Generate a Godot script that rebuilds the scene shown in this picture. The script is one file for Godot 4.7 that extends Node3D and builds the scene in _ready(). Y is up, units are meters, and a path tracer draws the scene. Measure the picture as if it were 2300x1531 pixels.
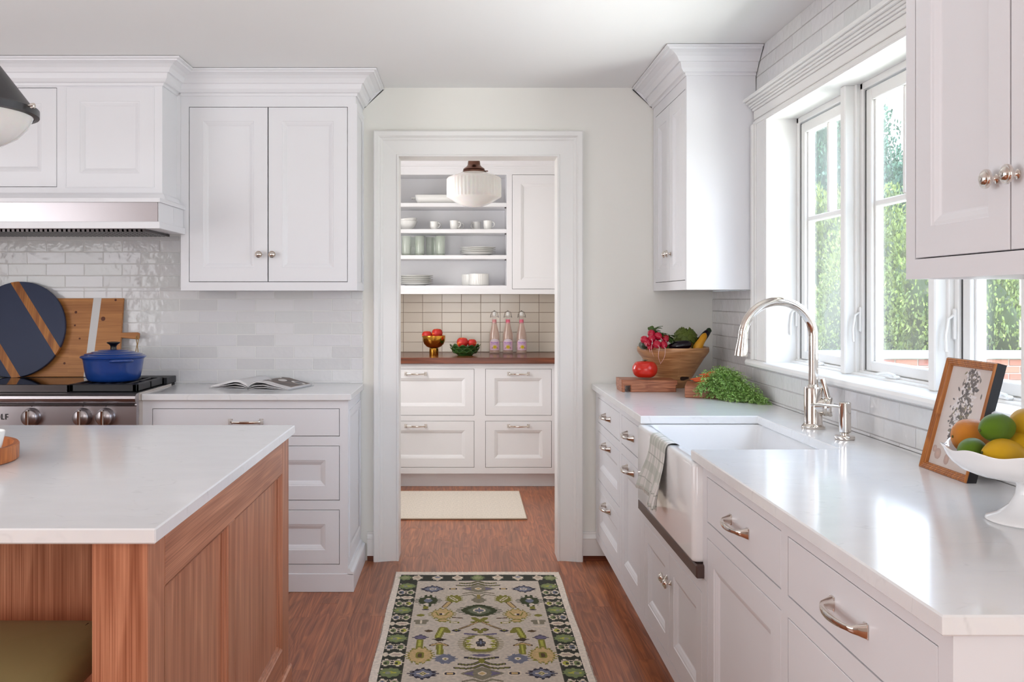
extends Node3D
# A white kitchen seen down its aisle to a pantry. Metres; x right, y up, the camera looks along -z.

const F := 2070.0
const EYE := 1.387

var M := {}
var names := {}
var knob_mesh: ArrayMesh
var pull_mesh: ArrayMesh
var pull_small: ArrayMesh
var rng := RandomNumberGenerator.new()


func _ready() -> void:
	rng.seed = 11
	# ---- camera
	var cam := Camera3D.new()
	cam.name = "camera"
	cam.projection = Camera3D.PROJECTION_FRUSTUM
	cam.near = 0.05
	cam.far = 200.0
	cam.size = 0.05 * 1531.0 / F
	cam.frustum_offset = Vector2(0.05 * 107.0 / F, -0.05 * 93.5 / F)
	cam.position = Vector3(0, EYE, 0)
	add_child(cam)
	cam.current = true
	# ---- sky and exposure
	var we := WorldEnvironment.new()
	we.name = "environment"
	var env := Environment.new()
	env.background_mode = Environment.BG_SKY
	var sm := ProceduralSkyMaterial.new()
	sm.sky_top_color = Color(0.74, 0.84, 0.96)
	sm.sky_horizon_color = Color(0.95, 0.97, 1.0)
	sm.ground_bottom_color = Color(0.45, 0.45, 0.42)
	sm.ground_horizon_color = Color(0.8, 0.8, 0.78)
	sm.sun_angle_max = 1.0
	var sky := Sky.new()
	sky.sky_material = sm
	env.sky = sky
	env.background_energy_multiplier = 3.2
	env.tonemap_mode = Environment.TONE_MAPPER_LINEAR
	env.tonemap_exposure = 2.9
	env.sdfgi_enabled = true
	env.ssao_enabled = true
	env.ssil_enabled = true
	we.environment = env
	add_child(we)
	# ---- daylight through the other windows of the room (behind the camera) and of the pantry
	area_light("rear_window_daylight", Vector3(0.15, 1.55, 2.93), Vector3(0, 0, 0), Vector2(2.1, 1.8), 2.1, Color(0.97, 0.985, 1.0))
	area_light("patio_daylight", Vector3(3.1, 0.35, -2.7), Vector3(0.45, PI / 2, 0), Vector2(4.2, 1.7), 11, Color(0.985, 0.99, 1.0))
	area_light("dining_side_daylight", Vector3(-3.55, 1.5, -1.2), Vector3(0, -PI / 2, 0), Vector2(3.2, 1.8), 2.3, Color(0.98, 0.985, 1.0))
	area_light("pantry_window_daylight", Vector3(-0.98, 1.6, -6.1), Vector3(0, -PI / 2, 0), Vector2(0.8, 1.1), 0.65, Color(1.0, 0.98, 0.97))
	make_materials()
	knob_mesh = make_knob()
	pull_mesh = make_pull(0.168, 0.036)
	build_shell()
	build_window()
	build_left_run()
	build_range()
	build_right_run()
	build_sink()
	build_island()
	build_rug()
	build_pantry()
	build_left_props()
	build_right_props()
	build_outside()


func area_light(called: String, at: Vector3, turn: Vector3, size: Vector2, energy: float, c: Color) -> void:
	var l := AreaLight3D.new()
	l.name = called
	l.area_size = size
	l.light_energy = energy
	l.light_color = c
	l.area_range = 30.0
	l.area_attenuation = 2.0
	l.shadow_enabled = true
	l.position = at
	l.rotation = turn
	add_child(l)

# ============================================================ naming


func numbered(called: String) -> String:
	var n: int = names.get(called, 0)
	names[called] = n + 1
	return called if n == 0 else "%s_%03d" % [called, n]


func thing(called: String, label: String, category: String, at := Vector3.ZERO, turn := 0.0, group := "") -> Node3D:
	var o := Node3D.new()
	o.name = numbered(called)
	add_child(o)
	o.position = at
	o.rotation.y = turn
	tag(o, label, category, group)
	return o


func tag(o: Node3D, label: String, category: String, group := "") -> Node3D:
	o.set_meta("label", label)
	o.set_meta("category", category)
	if group != "":
		o.set_meta("group", group)
	return o


func put(called: String, mesh: Mesh, mat: Material, parent: Node = self, at := Vector3.ZERO, turn := Vector3.ZERO) -> MeshInstance3D:
	var o := MeshInstance3D.new()
	o.name = numbered(called) if parent == self else called
	o.mesh = mesh
	o.material_override = mat
	parent.add_child(o, true)
	o.position = at
	o.rotation = turn
	return o


func struct(o: Node3D) -> Node3D:
	o.set_meta("kind", "structure")
	return o


func frame_node(called: String, at := Vector3.ZERO, turn := 0.0) -> Node3D:
	var o := Node3D.new()
	o.name = called
	add_child(o)
	o.position = at
	o.rotation.y = turn
	return struct(o)

# ============================================================ mesh builder


class MB:
	var st := SurfaceTool.new()
	var xf := Transform3D()
	var sg := 0
	var col := Color.WHITE

	func _init() -> void:
		st.begin(Mesh.PRIMITIVE_TRIANGLES)

	func v(p: Vector3, uv: Vector2, g: int) -> void:
		st.set_smooth_group(g)
		st.set_color(col)
		st.set_uv(uv)
		st.add_vertex(xf * p)

	func tri(a: Vector3, b: Vector3, c: Vector3, g := -1, ua := Vector2.ZERO, ub := Vector2.ZERO, uc := Vector2.ZERO) -> void:
		v(a, ua, g)
		v(c, uc, g)
		v(b, ub, g)

	func quad(a: Vector3, b: Vector3, c: Vector3, d: Vector3, g := -1, ua := Vector2(0, 1), ub := Vector2(1, 1), uc := Vector2(1, 0), ud := Vector2(0, 0)) -> void:
		tri(a, b, c, g, ua, ub, uc)
		tri(a, c, d, g, ua, uc, ud)

	func quad_o(a: Vector3, b: Vector3, c: Vector3, d: Vector3, from: Vector3) -> void:
		var n := (b - a).cross(c - a)
		if n.dot((a + b + c + d) * 0.25 - from) < 0:
			quad(a, d, c, b)
		else:
			quad(a, b, c, d)

	func box(lo: Vector3, hi: Vector3, b := 0.0) -> void:
		var c := (lo + hi) * 0.5
		var h := (hi - lo) * 0.5
		b = minf(b, minf(h.x, minf(h.y, h.z)) * 0.9)
		var inn := h - Vector3(b, b, b)
		for ax in 3:
			var u := (ax + 1) % 3
			var w := (ax + 2) % 3
			for s in [-1.0, 1.0]:
				var q := []
				for k in [[-1, -1], [1, -1], [1, 1], [-1, 1]]:
					var p := Vector3.ZERO
					p[ax] = s * h[ax]
					p[u] = k[0] * inn[u]
					p[w] = k[1] * inn[w]
					q.append(c + p)
				quad_o(q[0], q[1], q[2], q[3], c)
			if b > 0:
				for su in [-1.0, 1.0]:
					for sw in [-1.0, 1.0]:
						var q := []
						for k in [[-1, 0], [1, 0], [1, 1], [-1, 1]]:
							var p := Vector3.ZERO
							p[ax] = k[0] * inn[ax]
							p[u] = su * (h[u] if k[1] == 0 else inn[u])
							p[w] = sw * (inn[w] if k[1] == 0 else h[w])
							q.append(c + p)
						quad_o(q[0], q[1], q[2], q[3], c)
		if b > 0:
			for sx in [-1.0, 1.0]:
				for sy in [-1.0, 1.0]:
					for sz in [-1.0, 1.0]:
						var a := c + Vector3(sx * h.x, sy * inn.y, sz * inn.z)
						var d := c + Vector3(sx * inn.x, sy * h.y, sz * inn.z)
						var e := c + Vector3(sx * inn.x, sy * inn.y, sz * h.z)
						if sx * sy * sz > 0:
							tri(a, d, e)
						else:
							tri(a, e, d)

	# a profile of (radius, height) turned round y; sharp corners keep their edge
	func lathe(prof: Array, seg := 32, sharp := 40.0, wave = null) -> void:
		sg += 1
		for i in prof.size() - 1:
			if i > 0:
				var t0: Vector2 = prof[i] - prof[i - 1]
				var t1: Vector2 = prof[i + 1] - prof[i]
				if absf(rad_to_deg(t0.angle_to(t1))) > sharp:
					sg += 1
			for k in seg:
				var a0 := TAU * k / seg
				var a1 := TAU * ((k + 1) % seg) / seg
				var p := [_ring(prof[i], a0, i, wave), _ring(prof[i], a1, i, wave), _ring(prof[i + 1], a1, i + 1, wave), _ring(prof[i + 1], a0, i + 1, wave)]
				var u0 := float(k) / seg
				var u1 := float(k + 1) / seg
				var v0 := 1.0 - float(i) / (prof.size() - 1)
				var v1 := 1.0 - float(i + 1) / (prof.size() - 1)
				if prof[i].x > 1e-6:
					tri(p[0], p[2], p[1], sg, Vector2(u0, v0), Vector2(u1, v1), Vector2(u1, v0))
				if prof[i + 1].x > 1e-6:
					tri(p[0], p[3], p[2], sg, Vector2(u0, v0), Vector2(u0, v1), Vector2(u1, v1))

	func _ring(p: Vector2, a: float, i: int, wave) -> Vector3:
		var r := p.x
		var y := p.y
		if wave != null:
			var q: Vector2 = wave.call(p, a, i)
			r = q.x
			y = q.y
		return Vector3(r * cos(a), y, r * sin(a))

	# a tube along points; ra, rb are half sizes (number or array) across and along `up`
	func tube(pts: Array, ra, rb = null, sides := 10, up := Vector3.UP, power := 1.0, caps := true) -> void:
		sg += 1
		var n := pts.size()
		var rings := []
		var last_u := up
		for i in n:
			var t: Vector3 = (pts[mini(i + 1, n - 1)] - pts[maxi(i - 1, 0)]).normalized()
			var u := last_u - t * last_u.dot(t)
			if u.length() < 0.01:
				u = Vector3(0.3, 0.1, 0.9) - t * t.dot(Vector3(0.3, 0.1, 0.9))
			u = u.normalized()
			last_u = u
			var w := u.cross(t)
			var a: float = ra[i] if ra is Array else ra
			var b: float = a if rb == null else (rb[i] if rb is Array else rb)
			var ring := []
			for k in sides:
				var f := TAU * (k + 0.5) / sides
				var cx := cos(f)
				var sx := sin(f)
				ring.append(pts[i] + w * a * signf(cx) * pow(absf(cx), power) + u * b * signf(sx) * pow(absf(sx), power))
			rings.append(ring)
		for i in n - 1:
			for k in sides:
				var k1 := (k + 1) % sides
				quad(rings[i][k], rings[i][k1], rings[i + 1][k1], rings[i + 1][k], sg, Vector2(float(k) / sides, float(i) / n), Vector2(float(k + 1) / sides, float(i) / n), Vector2(float(k + 1) / sides, float(i + 1) / n), Vector2(float(k) / sides, float(i + 1) / n))
		if caps:
			for e in [0, n - 1]:
				var c := Vector3.ZERO
				for p in rings[e]:
					c += p / sides
				for k in sides:
					if e == 0:
						tri(c, rings[e][(k + 1) % sides], rings[e][k])
					else:
						tri(c, rings[e][k], rings[e][(k + 1) % sides])

	# polygon in x,y pushed along z from z0 to z1, with a chamfer b at both ends
	func extrude(poly: Array, z0: float, z1: float, b := 0.0) -> void:
		var n := poly.size()
		var area := 0.0
		for i in n:
			area += poly[i].cross(poly[(i + 1) % n])
		var pl := poly.duplicate()
		if area < 0:
			pl.reverse()
		var inner := []
		for i in n:
			var e0: Vector2 = (pl[i] - pl[(i + n - 1) % n]).normalized()
			var e1: Vector2 = (pl[(i + 1) % n] - pl[i]).normalized()
			var n0 := Vector2(-e0.y, e0.x)
			var n1 := Vector2(-e1.y, e1.x)
			var m := (n0 + n1)
			m = m / maxf(m.length_squared() * 0.5, 0.2)
			inner.append(pl[i] + m * b)
		var idx := Geometry2D.triangulate_polygon(PackedVector2Array(inner))
		for k in range(0, idx.size(), 3):
			var a: Vector2 = inner[idx[k]]
			var c: Vector2 = inner[idx[k + 1]]
			var d: Vector2 = inner[idx[k + 2]]
			if (c - a).cross(d - a) < 0:
				var t := c
				c = d
				d = t
			tri(Vector3(a.x, a.y, z1), Vector3(c.x, c.y, z1), Vector3(d.x, d.y, z1))
			tri(Vector3(a.x, a.y, z0), Vector3(d.x, d.y, z0), Vector3(c.x, c.y, z0))
		for i in n:
			var j := (i + 1) % n
			var p: Vector2 = pl[i]
			var q: Vector2 = pl[j]
			var pi: Vector2 = inner[i]
			var qi: Vector2 = inner[j]
			quad(Vector3(p.x, p.y, z0 + b), Vector3(q.x, q.y, z0 + b), Vector3(q.x, q.y, z1 - b), Vector3(p.x, p.y, z1 - b))
			if b > 0:
				quad(Vector3(p.x, p.y, z1 - b), Vector3(q.x, q.y, z1 - b), Vector3(qi.x, qi.y, z1), Vector3(pi.x, pi.y, z1))
				quad(Vector3(pi.x, pi.y, z0), Vector3(qi.x, qi.y, z0), Vector3(q.x, q.y, z0 + b), Vector3(p.x, p.y, z0 + b))

	# nested rectangles (inset, z) in a w by h field, centred; closes the last one when asked
	func rings(w: float, h: float, list: Array, close := true, c := Vector2.ZERO) -> void:
		var prev := []
		for k in list.size():
			var x: float = w / 2 - list[k][0]
			var y: float = h / 2 - list[k][0]
			var z: float = list[k][1]
			var now := [Vector3(c.x - x, c.y - y, z), Vector3(c.x + x, c.y - y, z), Vector3(c.x + x, c.y + y, z), Vector3(c.x - x, c.y + y, z)]
			if k > 0:
				for i in 4:
					var j := (i + 1) % 4
					quad(prev[i], prev[j], now[j], now[i])
			prev = now
		if close:
			quad(prev[0], prev[1], prev[2], prev[3])

	# flat plate of thickness t behind z = 0 with rectangular holes (Rect2)
	func plate(r: Rect2, t: float, holes: Array) -> void:
		var xs := [r.position.x, r.end.x]
		var ys := [r.position.y, r.end.y]
		for hl in holes:
			for x in [hl.position.x, hl.end.x]:
				if x > r.position.x and x < r.end.x:
					xs.append(x)
			for y in [hl.position.y, hl.end.y]:
				if y > r.position.y and y < r.end.y:
					ys.append(y)
		xs.sort()
		ys.sort()
		var solid := {}
		for i in xs.size() - 1:
			for j in ys.size() - 1:
				var ok: bool = xs[i + 1] - xs[i] > 1e-5 and ys[j + 1] - ys[j] > 1e-5
				var c := Vector2((xs[i] + xs[i + 1]) / 2, (ys[j] + ys[j + 1]) / 2)
				for hl in holes:
					if hl.has_point(c):
						ok = false
				solid[Vector2i(i, j)] = ok
		for i in xs.size() - 1:
			for j in ys.size() - 1:
				if not solid[Vector2i(i, j)]:
					continue
				var x0: float = xs[i]
				var x1: float = xs[i + 1]
				var y0: float = ys[j]
				var y1: float = ys[j + 1]
				quad(Vector3(x0, y0, 0), Vector3(x1, y0, 0), Vector3(x1, y1, 0), Vector3(x0, y1, 0))
				quad(Vector3(x1, y0, -t), Vector3(x0, y0, -t), Vector3(x0, y1, -t), Vector3(x1, y1, -t))
				if not solid.get(Vector2i(i - 1, j), false):
					quad(Vector3(x0, y0, -t), Vector3(x0, y0, 0), Vector3(x0, y1, 0), Vector3(x0, y1, -t))
				if not solid.get(Vector2i(i + 1, j), false):
					quad(Vector3(x1, y0, 0), Vector3(x1, y0, -t), Vector3(x1, y1, -t), Vector3(x1, y1, 0))
				if not solid.get(Vector2i(i, j - 1), false):
					quad(Vector3(x0, y0, -t), Vector3(x1, y0, -t), Vector3(x1, y0, 0), Vector3(x0, y0, 0))
				if not solid.get(Vector2i(i, j + 1), false):
					quad(Vector3(x0, y1, 0), Vector3(x1, y1, 0), Vector3(x1, y1, -t), Vector3(x0, y1, -t))

	# profile [(out, y)] swept along a path of (x, z) points; `out` is to the left of travel seen from above with z towards the viewer
	func moulding(path: Array, prof: Array, ends := true) -> void:
		var n := path.size()
		var mit := []
		for i in n:
			var d0: Vector2 = (path[i] - path[maxi(i - 1, 0)]).normalized()
			var d1: Vector2 = (path[mini(i + 1, n - 1)] - path[i]).normalized()
			if i == 0:
				d0 = d1
			if i == n - 1:
				d1 = d0
			var n0 := Vector2(-d0.y, d0.x)
			var n1 := Vector2(-d1.y, d1.x)
			var m := n0 + n1
			mit.append(m * 2.0 / m.length_squared())
		var at := func(i: int, k: int) -> Vector3:
			var q: Vector2 = path[i] + mit[i] * prof[k].x
			return Vector3(q.x, prof[k].y, q.y)
		for i in n - 1:
			for k in prof.size() - 1:
				quad(at.call(i, k), at.call(i + 1, k), at.call(i + 1, k + 1), at.call(i, k + 1))
		if ends:
			for i in [0, n - 1]:
				for k in range(1, prof.size() - 1):
					tri(at.call(i, 0), at.call(i, k), at.call(i, k + 1))

	# loops of equal length, joined one after the other
	func loops(list: Array, smooth := true, close_end := true) -> void:
		sg += 1
		var n: int = list[0].size()
		for i in list.size() - 1:
			for k in n:
				var k1 := (k + 1) % n
				quad(list[i][k], list[i][k1], list[i + 1][k1], list[i + 1][k], sg if smooth else -1)
		if close_end:
			for e in [0, list.size() - 1]:
				var c := Vector3.ZERO
				for p in list[e]:
					c += p / n
				for k in n:
					if e == 0:
						tri(c, list[e][(k + 1) % n], list[e][k], sg if smooth else -1)
					else:
						tri(c, list[e][k], list[e][(k + 1) % n], sg if smooth else -1)

	func rrect(x0: float, x1: float, z0: float, z1: float, r: float, y: float, per := 5) -> Array:
		var out := []
		for c in [[x1 - r, z1 - r, 0.0], [x0 + r, z1 - r, PI / 2], [x0 + r, z0 + r, PI], [x1 - r, z0 + r, PI * 1.5]]:
			for k in per:
				var a: float = c[2] + PI / 2 * k / (per - 1)
				out.append(Vector3(c[0] + r * cos(a), y, c[1] + r * sin(a)))
		out.reverse()
		return out

	# a ball bent by f(direction) -> radius vector
	func ball(f: Callable, nu := 20, nv := 12) -> void:
		sg += 1
		for j in nv:
			for i in nu:
				var p := []
				for k in [[i, j], [(i + 1) % nu, j], [(i + 1) % nu, j + 1], [i, j + 1]]:
					var a: float = TAU * k[0] / nu
					var b: float = PI * k[1] / nv - PI / 2
					var d := Vector3(cos(b) * cos(a), sin(b), cos(b) * sin(a))
					if k[1] == 0:
						d = Vector3.DOWN
					elif k[1] == nv:
						d = Vector3.UP
					p.append(f.call(d))
				var uv := [Vector2(float(i) / nu, 1 - float(j) / nv), Vector2(float(i + 1) / nu, 1 - float(j) / nv), Vector2(float(i + 1) / nu, 1 - float(j + 1) / nv), Vector2(float(i) / nu, 1 - float(j + 1) / nv)]
				if j > 0:
					tri(p[0], p[2], p[1], sg, uv[0], uv[2], uv[1])
				if j < nv - 1:
					tri(p[0], p[3], p[2], sg, uv[0], uv[3], uv[2])

	func done() -> ArrayMesh:
		st.generate_normals()
		return st.commit()


func box_mesh(lo: Vector3, hi: Vector3, b := 0.0) -> ArrayMesh:
	var m := MB.new()
	m.box(lo, hi, b)
	return m.done()


func lathe_mesh(prof: Array, seg := 32, sharp := 40.0, wave = null) -> ArrayMesh:
	var m := MB.new()
	m.lathe(prof, seg, sharp, wave)
	return m.done()


func tube_mesh(pts: Array, ra, rb = null, sides := 10, up := Vector3.UP, power := 1.0) -> ArrayMesh:
	var m := MB.new()
	m.tube(pts, ra, rb, sides, up, power)
	return m.done()


func v2(a: Array) -> Array:
	var out := []
	for i in range(0, a.size(), 2):
		out.append(Vector2(a[i], a[i + 1]))
	return out

# ============================================================ materials


func mat(c: Color, rough := 0.5, metal := 0.0) -> StandardMaterial3D:
	var m := StandardMaterial3D.new()
	m.albedo_color = c
	m.roughness = rough
	m.metallic = metal
	return m


func noise_bytes(w: int, h: int, freq: float, sd: int, oct := 3) -> PackedByteArray:
	var n := FastNoiseLite.new()
	n.seed = sd
	n.frequency = freq
	n.noise_type = FastNoiseLite.TYPE_SIMPLEX_SMOOTH
	n.fractal_octaves = oct
	var im := n.get_seamless_image(w, h)
	im.convert(Image.FORMAT_L8)
	return im.get_data()


func stretched(w: int, h: int, w0: int, h0: int, freq: float, sd: int, oct := 3) -> PackedByteArray:
	var im := Image.create_from_data(w0, h0, false, Image.FORMAT_L8, noise_bytes(w0, h0, freq, sd, oct))
	im.resize(w, h, Image.INTERPOLATE_CUBIC)
	return im.get_data()


func tex(w: int, h: int, rgb: PackedByteArray) -> ImageTexture:
	return ImageTexture.create_from_image(Image.create_from_data(w, h, false, Image.FORMAT_RGB8, rgb))


# wood with its grain along v
func wood_tex(w: int, h: int, dark: Color, light: Color, rings: float, warp: float, streak: float, sd: int, across := false, ringy := 0.5) -> ImageTexture:
	var big := stretched(w, h, 64, 32, 0.035, sd, 2)
	var fine := stretched(w, h, w, 16, 0.16, sd + 1, 4)
	var mid := stretched(w, h, 128, 24, 0.07, sd + 2, 3)
	var d := PackedByteArray()
	d.resize(w * h * 3)
	for y in h:
		for x in w:
			var i := y * w + x
			var b := big[i] / 255.0
			var t := fposmod(x * rings / w + b * warp, 1.0)
			t = t * t * (3.0 - 2.0 * t) if t < 0.8 else (1.0 - t) * 5.0
			var f := fine[i] / 255.0
			var g := clampf(0.5 + (t - 0.45) * ringy + (f - 0.5) * streak + (mid[i] / 255.0 - 0.5) * 0.7, 0.0, 1.0)
			var o := (x * h + y) * 3 if across else i * 3
			d[o] = int(255 * lerpf(dark.r, light.r, g))
			d[o + 1] = int(255 * lerpf(dark.g, light.g, g))
			d[o + 2] = int(255 * lerpf(dark.b, light.b, g))
	return tex(h if across else w, w if across else h, d)


func textured(t: Texture2D, rough: float, scale: Vector3, tint := Color.WHITE, world := true, off := Vector3.ZERO) -> StandardMaterial3D:
	var m := mat(tint, rough)
	m.albedo_texture = t
	m.uv1_triplanar = true
	m.uv1_world_triplanar = world
	m.uv1_scale = scale
	m.uv1_offset = off
	m.uv1_triplanar_sharpness = 8.0
	return m


func height_tex(w: int, h: int, freq: float, sd: int, oct := 3) -> ImageTexture:
	return ImageTexture.create_from_image(Image.create_from_data(w, h, false, Image.FORMAT_L8, noise_bytes(w, h, freq, sd, oct)))


func relief(m: StandardMaterial3D, t: Texture2D, depth_cm: float) -> StandardMaterial3D:
	m.heightmap_enabled = true
	m.heightmap_texture = t
	m.heightmap_scale = depth_cm
	return m


func make_materials() -> void:
	M.paint = mat(Color(0.925, 0.923, 0.935), 0.38)
	M.gap = mat(Color(0.16, 0.14, 0.13), 0.9)
	M.wall = mat(Color(0.945, 0.938, 0.912), 0.75)
	M.ceiling = mat(Color(0.95, 0.948, 0.945), 0.85)
	M.trim = mat(Color(0.945, 0.94, 0.93), 0.35)
	M.grout = mat(Color(0.9, 0.895, 0.885), 0.9)
	M.grout_grey = mat(Color(0.74, 0.725, 0.72), 0.9)
	M.nickel = mat(Color(0.87, 0.84, 0.81), 0.07, 1.0)
	M.steel = mat(Color(0.7, 0.68, 0.69), 0.3, 1.0)
	M.steel_dark = mat(Color(0.3, 0.28, 0.28), 0.3, 1.0)
	M.brass = mat(Color(0.83, 0.61, 0.25), 0.14, 1.0)
	M.bronze = mat(Color(0.45, 0.33, 0.29), 0.25, 1.0)
	M.black = mat(Color(0.05, 0.05, 0.055), 0.35)
	M.iron = mat(Color(0.13, 0.13, 0.14), 0.45)
	M.porcelain = mat(Color(0.95, 0.945, 0.945), 0.08)
	M.china = mat(Color(0.93, 0.93, 0.92), 0.12)
	M.rubber = mat(Color(0.1, 0.1, 0.1), 0.6)
	M.glass = mat(Color(1, 1, 1, 0.05), 0.0)
	M.glass.transparency = BaseMaterial3D.TRANSPARENCY_ALPHA
	M.clear = mat(Color(0.96, 0.985, 0.97, 0.06), 0.0)
	M.clear.transparency = BaseMaterial3D.TRANSPARENCY_ALPHA
	M.milk = mat(Color(0.93, 0.925, 0.92), 0.12)
	M.milk.subsurf_scatter_enabled = true
	M.milk.subsurf_scatter_strength = 0.2

	# quartz with faint grey veins
	var n := 512
	var a := noise_bytes(n, n, 0.008, 5, 4)
	var b := noise_bytes(n, n, 0.02, 9, 3)
	var d := PackedByteArray()
	d.resize(n * n * 3)
	for i in n * n:
		var v := absf(a[i] / 255.0 - 0.52)
		var s := clampf(1.0 - v * 60.0, 0.0, 1.0) * clampf((b[i] / 255.0 - 0.5) * 5.0, 0.0, 1.0) * 0.055
		var c := 0.945 - s + (b[i] / 255.0 - 0.5) * 0.02
		d[i * 3] = int(255 * c)
		d[i * 3 + 1] = int(255 * c)
		d[i * 3 + 2] = int(255 * (c + 0.002))
	M.quartz = textured(tex(n, n, d), 0.13, Vector3(0.55, 0.55, 1.0))

	# floor boards: five cuts of one red-brown oak
	var oak := wood_tex(512, 512, Color(0.5, 0.265, 0.15), Color(0.78, 0.485, 0.31), 7, 5.0, 0.8, 21, false, 0.42)
	M.boards = []
	for k in 6:
		var tint: Color = [Color(1, 1, 1), Color(0.95, 0.93, 0.91), Color(1.0, 0.97, 0.95), Color(0.96, 0.97, 0.98), Color(0.93, 0.91, 0.89), Color(0.98, 0.95, 0.92)][k]
		M.boards.append(textured(oak, 0.3, Vector3(3.1, 3.1, 0.85), tint, true, Vector3(0.17 * k, 0.31 * k, 0.23 * k)))
	var walnut := wood_tex(512, 512, Color(0.57, 0.33, 0.225), Color(0.83, 0.575, 0.445), 5, 2.2, 0.9, 33, false, 0.2)
	M.walnut = textured(walnut, 0.33, Vector3(2.6, 0.55, 2.6))
	M.walnut_flat = textured(wood_tex(512, 512, Color(0.57, 0.33, 0.225), Color(0.83, 0.575, 0.445), 5, 2.2, 0.9, 35, true, 0.3), 0.33, Vector3(0.55, 2.6, 0.55))
	M.walnut_top = textured(wood_tex(512, 256, Color(0.33, 0.16, 0.095), Color(0.52, 0.28, 0.18), 4, 2.0, 0.8, 37, true), 0.22, Vector3(0.5, 2.5, 2.5))
	var light_wood := wood_tex(256, 512, Color(0.6, 0.37, 0.17), Color(0.83, 0.59, 0.33), 4, 2.0, 0.6, 41)
	M.board_wood = textured(wood_tex(256, 256, Color(0.62, 0.4, 0.2), Color(0.8, 0.57, 0.33), 4, 2.0, 0.5, 42, true, 0.25), 0.5, Vector3(0.9, 2.4, 2.4), Color(1.0, 0.96, 0.9), false)
	M.stripe_wood = textured(light_wood, 0.5, Vector3(2.4, 0.9, 2.4), Color(0.93, 0.86, 0.7), false)
	M.bowl_wood = textured(wood_tex(256, 256, Color(0.62, 0.41, 0.25), Color(0.86, 0.66, 0.46), 3, 2.6, 0.6, 43, true, 0.35), 0.35, Vector3(2.4, 6.0, 2.4), Color.WHITE, false)
	M.block_wood = textured(wood_tex(256, 256, Color(0.48, 0.26, 0.17), Color(0.78, 0.52, 0.37), 3, 2.0, 0.7, 45, true, 0.35), 0.4, Vector3(2.6, 9.0, 9.0), Color.WHITE, false)
	M.tray_wood = textured(light_wood, 0.45, Vector3(3, 3, 3), Color(0.95, 0.8, 0.68), false)
	M.frame_wood = textured(light_wood, 0.4, Vector3(9, 3, 9), Color(0.92, 0.82, 0.66), false)
	M.dark_wood = mat(Color(0.3, 0.22, 0.2), 0.4)

	# handmade glaze: pale grey, five tones, uneven surface
	var glaze := height_tex(256, 256, 0.016, 51, 3)
	M.tiles = []
	for c in [Color(0.88, 0.875, 0.875), Color(0.855, 0.85, 0.85), Color(0.9, 0.895, 0.895), Color(0.87, 0.87, 0.865), Color(0.885, 0.88, 0.885)]:
		var t := mat(c, 0.1)
		t.uv1_triplanar = true
		t.uv1_world_triplanar = true
		t.uv1_scale = Vector3(3.4, 3.4, 3.4)
		M.tiles.append(relief(t, glaze, 0.13))
	M.cream_tiles = []
	for c in [Color(0.86, 0.82, 0.765), Color(0.845, 0.805, 0.75), Color(0.87, 0.835, 0.785)]:
		M.cream_tiles.append(mat(c, 0.18))


# ============================================================ cabinets


func make_knob() -> ArrayMesh:
	var m := MB.new()
	m.xf = Transform3D(Basis(Vector3.RIGHT, PI / 2), Vector3.ZERO)
	m.lathe(v2([0.0, 0.0, 0.0085, 0.0, 0.009, 0.002, 0.0055, 0.005, 0.0048, 0.012, 0.0065, 0.0155, 0.0155, 0.0165, 0.0178, 0.0185, 0.0178, 0.023, 0.0165, 0.0245, 0.0135, 0.0243, 0.0128, 0.0255, 0.009, 0.0295, 0.004, 0.031, 0.0, 0.0313]), 28, 50.0)
	return m.done()


# a bow pull with square flared feet, along x, standing out along z
func make_pull(length: float, out: float) -> ArrayMesh:
	var m := MB.new()
	var h := length / 2
	var pts := []
	var ra := []
	var rb := []
	for k in 25:
		var t := -1.0 + k / 12.0
		var s := absf(t)
		# foot, bend, bow
		var x := signf(t) * (h - 0.011) * minf(1.0, s / 0.86)
		var z: float
		if s > 0.86:
			var f := (1.0 - s) / 0.14
			z = out * 0.62 * f
			x = signf(t) * (h - 0.011 - 0.006 * f)
		else:
			z = out * (0.62 + 0.38 * (1.0 - pow(s / 0.86, 2.6)))
			x = signf(t) * (h - 0.017) * s / 0.86
		pts.append(Vector3(x, 0, z))
		var foot := clampf((s - 0.72) / 0.28, 0.0, 1.0)
		ra.append(lerpf(0.0042 + 0.0018 * (1.0 - s), 0.0105, foot * foot))
		rb.append(lerpf(0.0045 + 0.003 * (1.0 - s), 0.0145, foot * foot))
	m.tube(pts, ra, rb, 12, Vector3.UP, 0.62)
	for s in [-1.0, 1.0]:
		m.box(Vector3(s * (h - 0.011) - 0.0098, -0.0135, 0), Vector3(s * (h - 0.011) + 0.0098, 0.0135, 0.003), 0.0012)
	return m.done()


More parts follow.
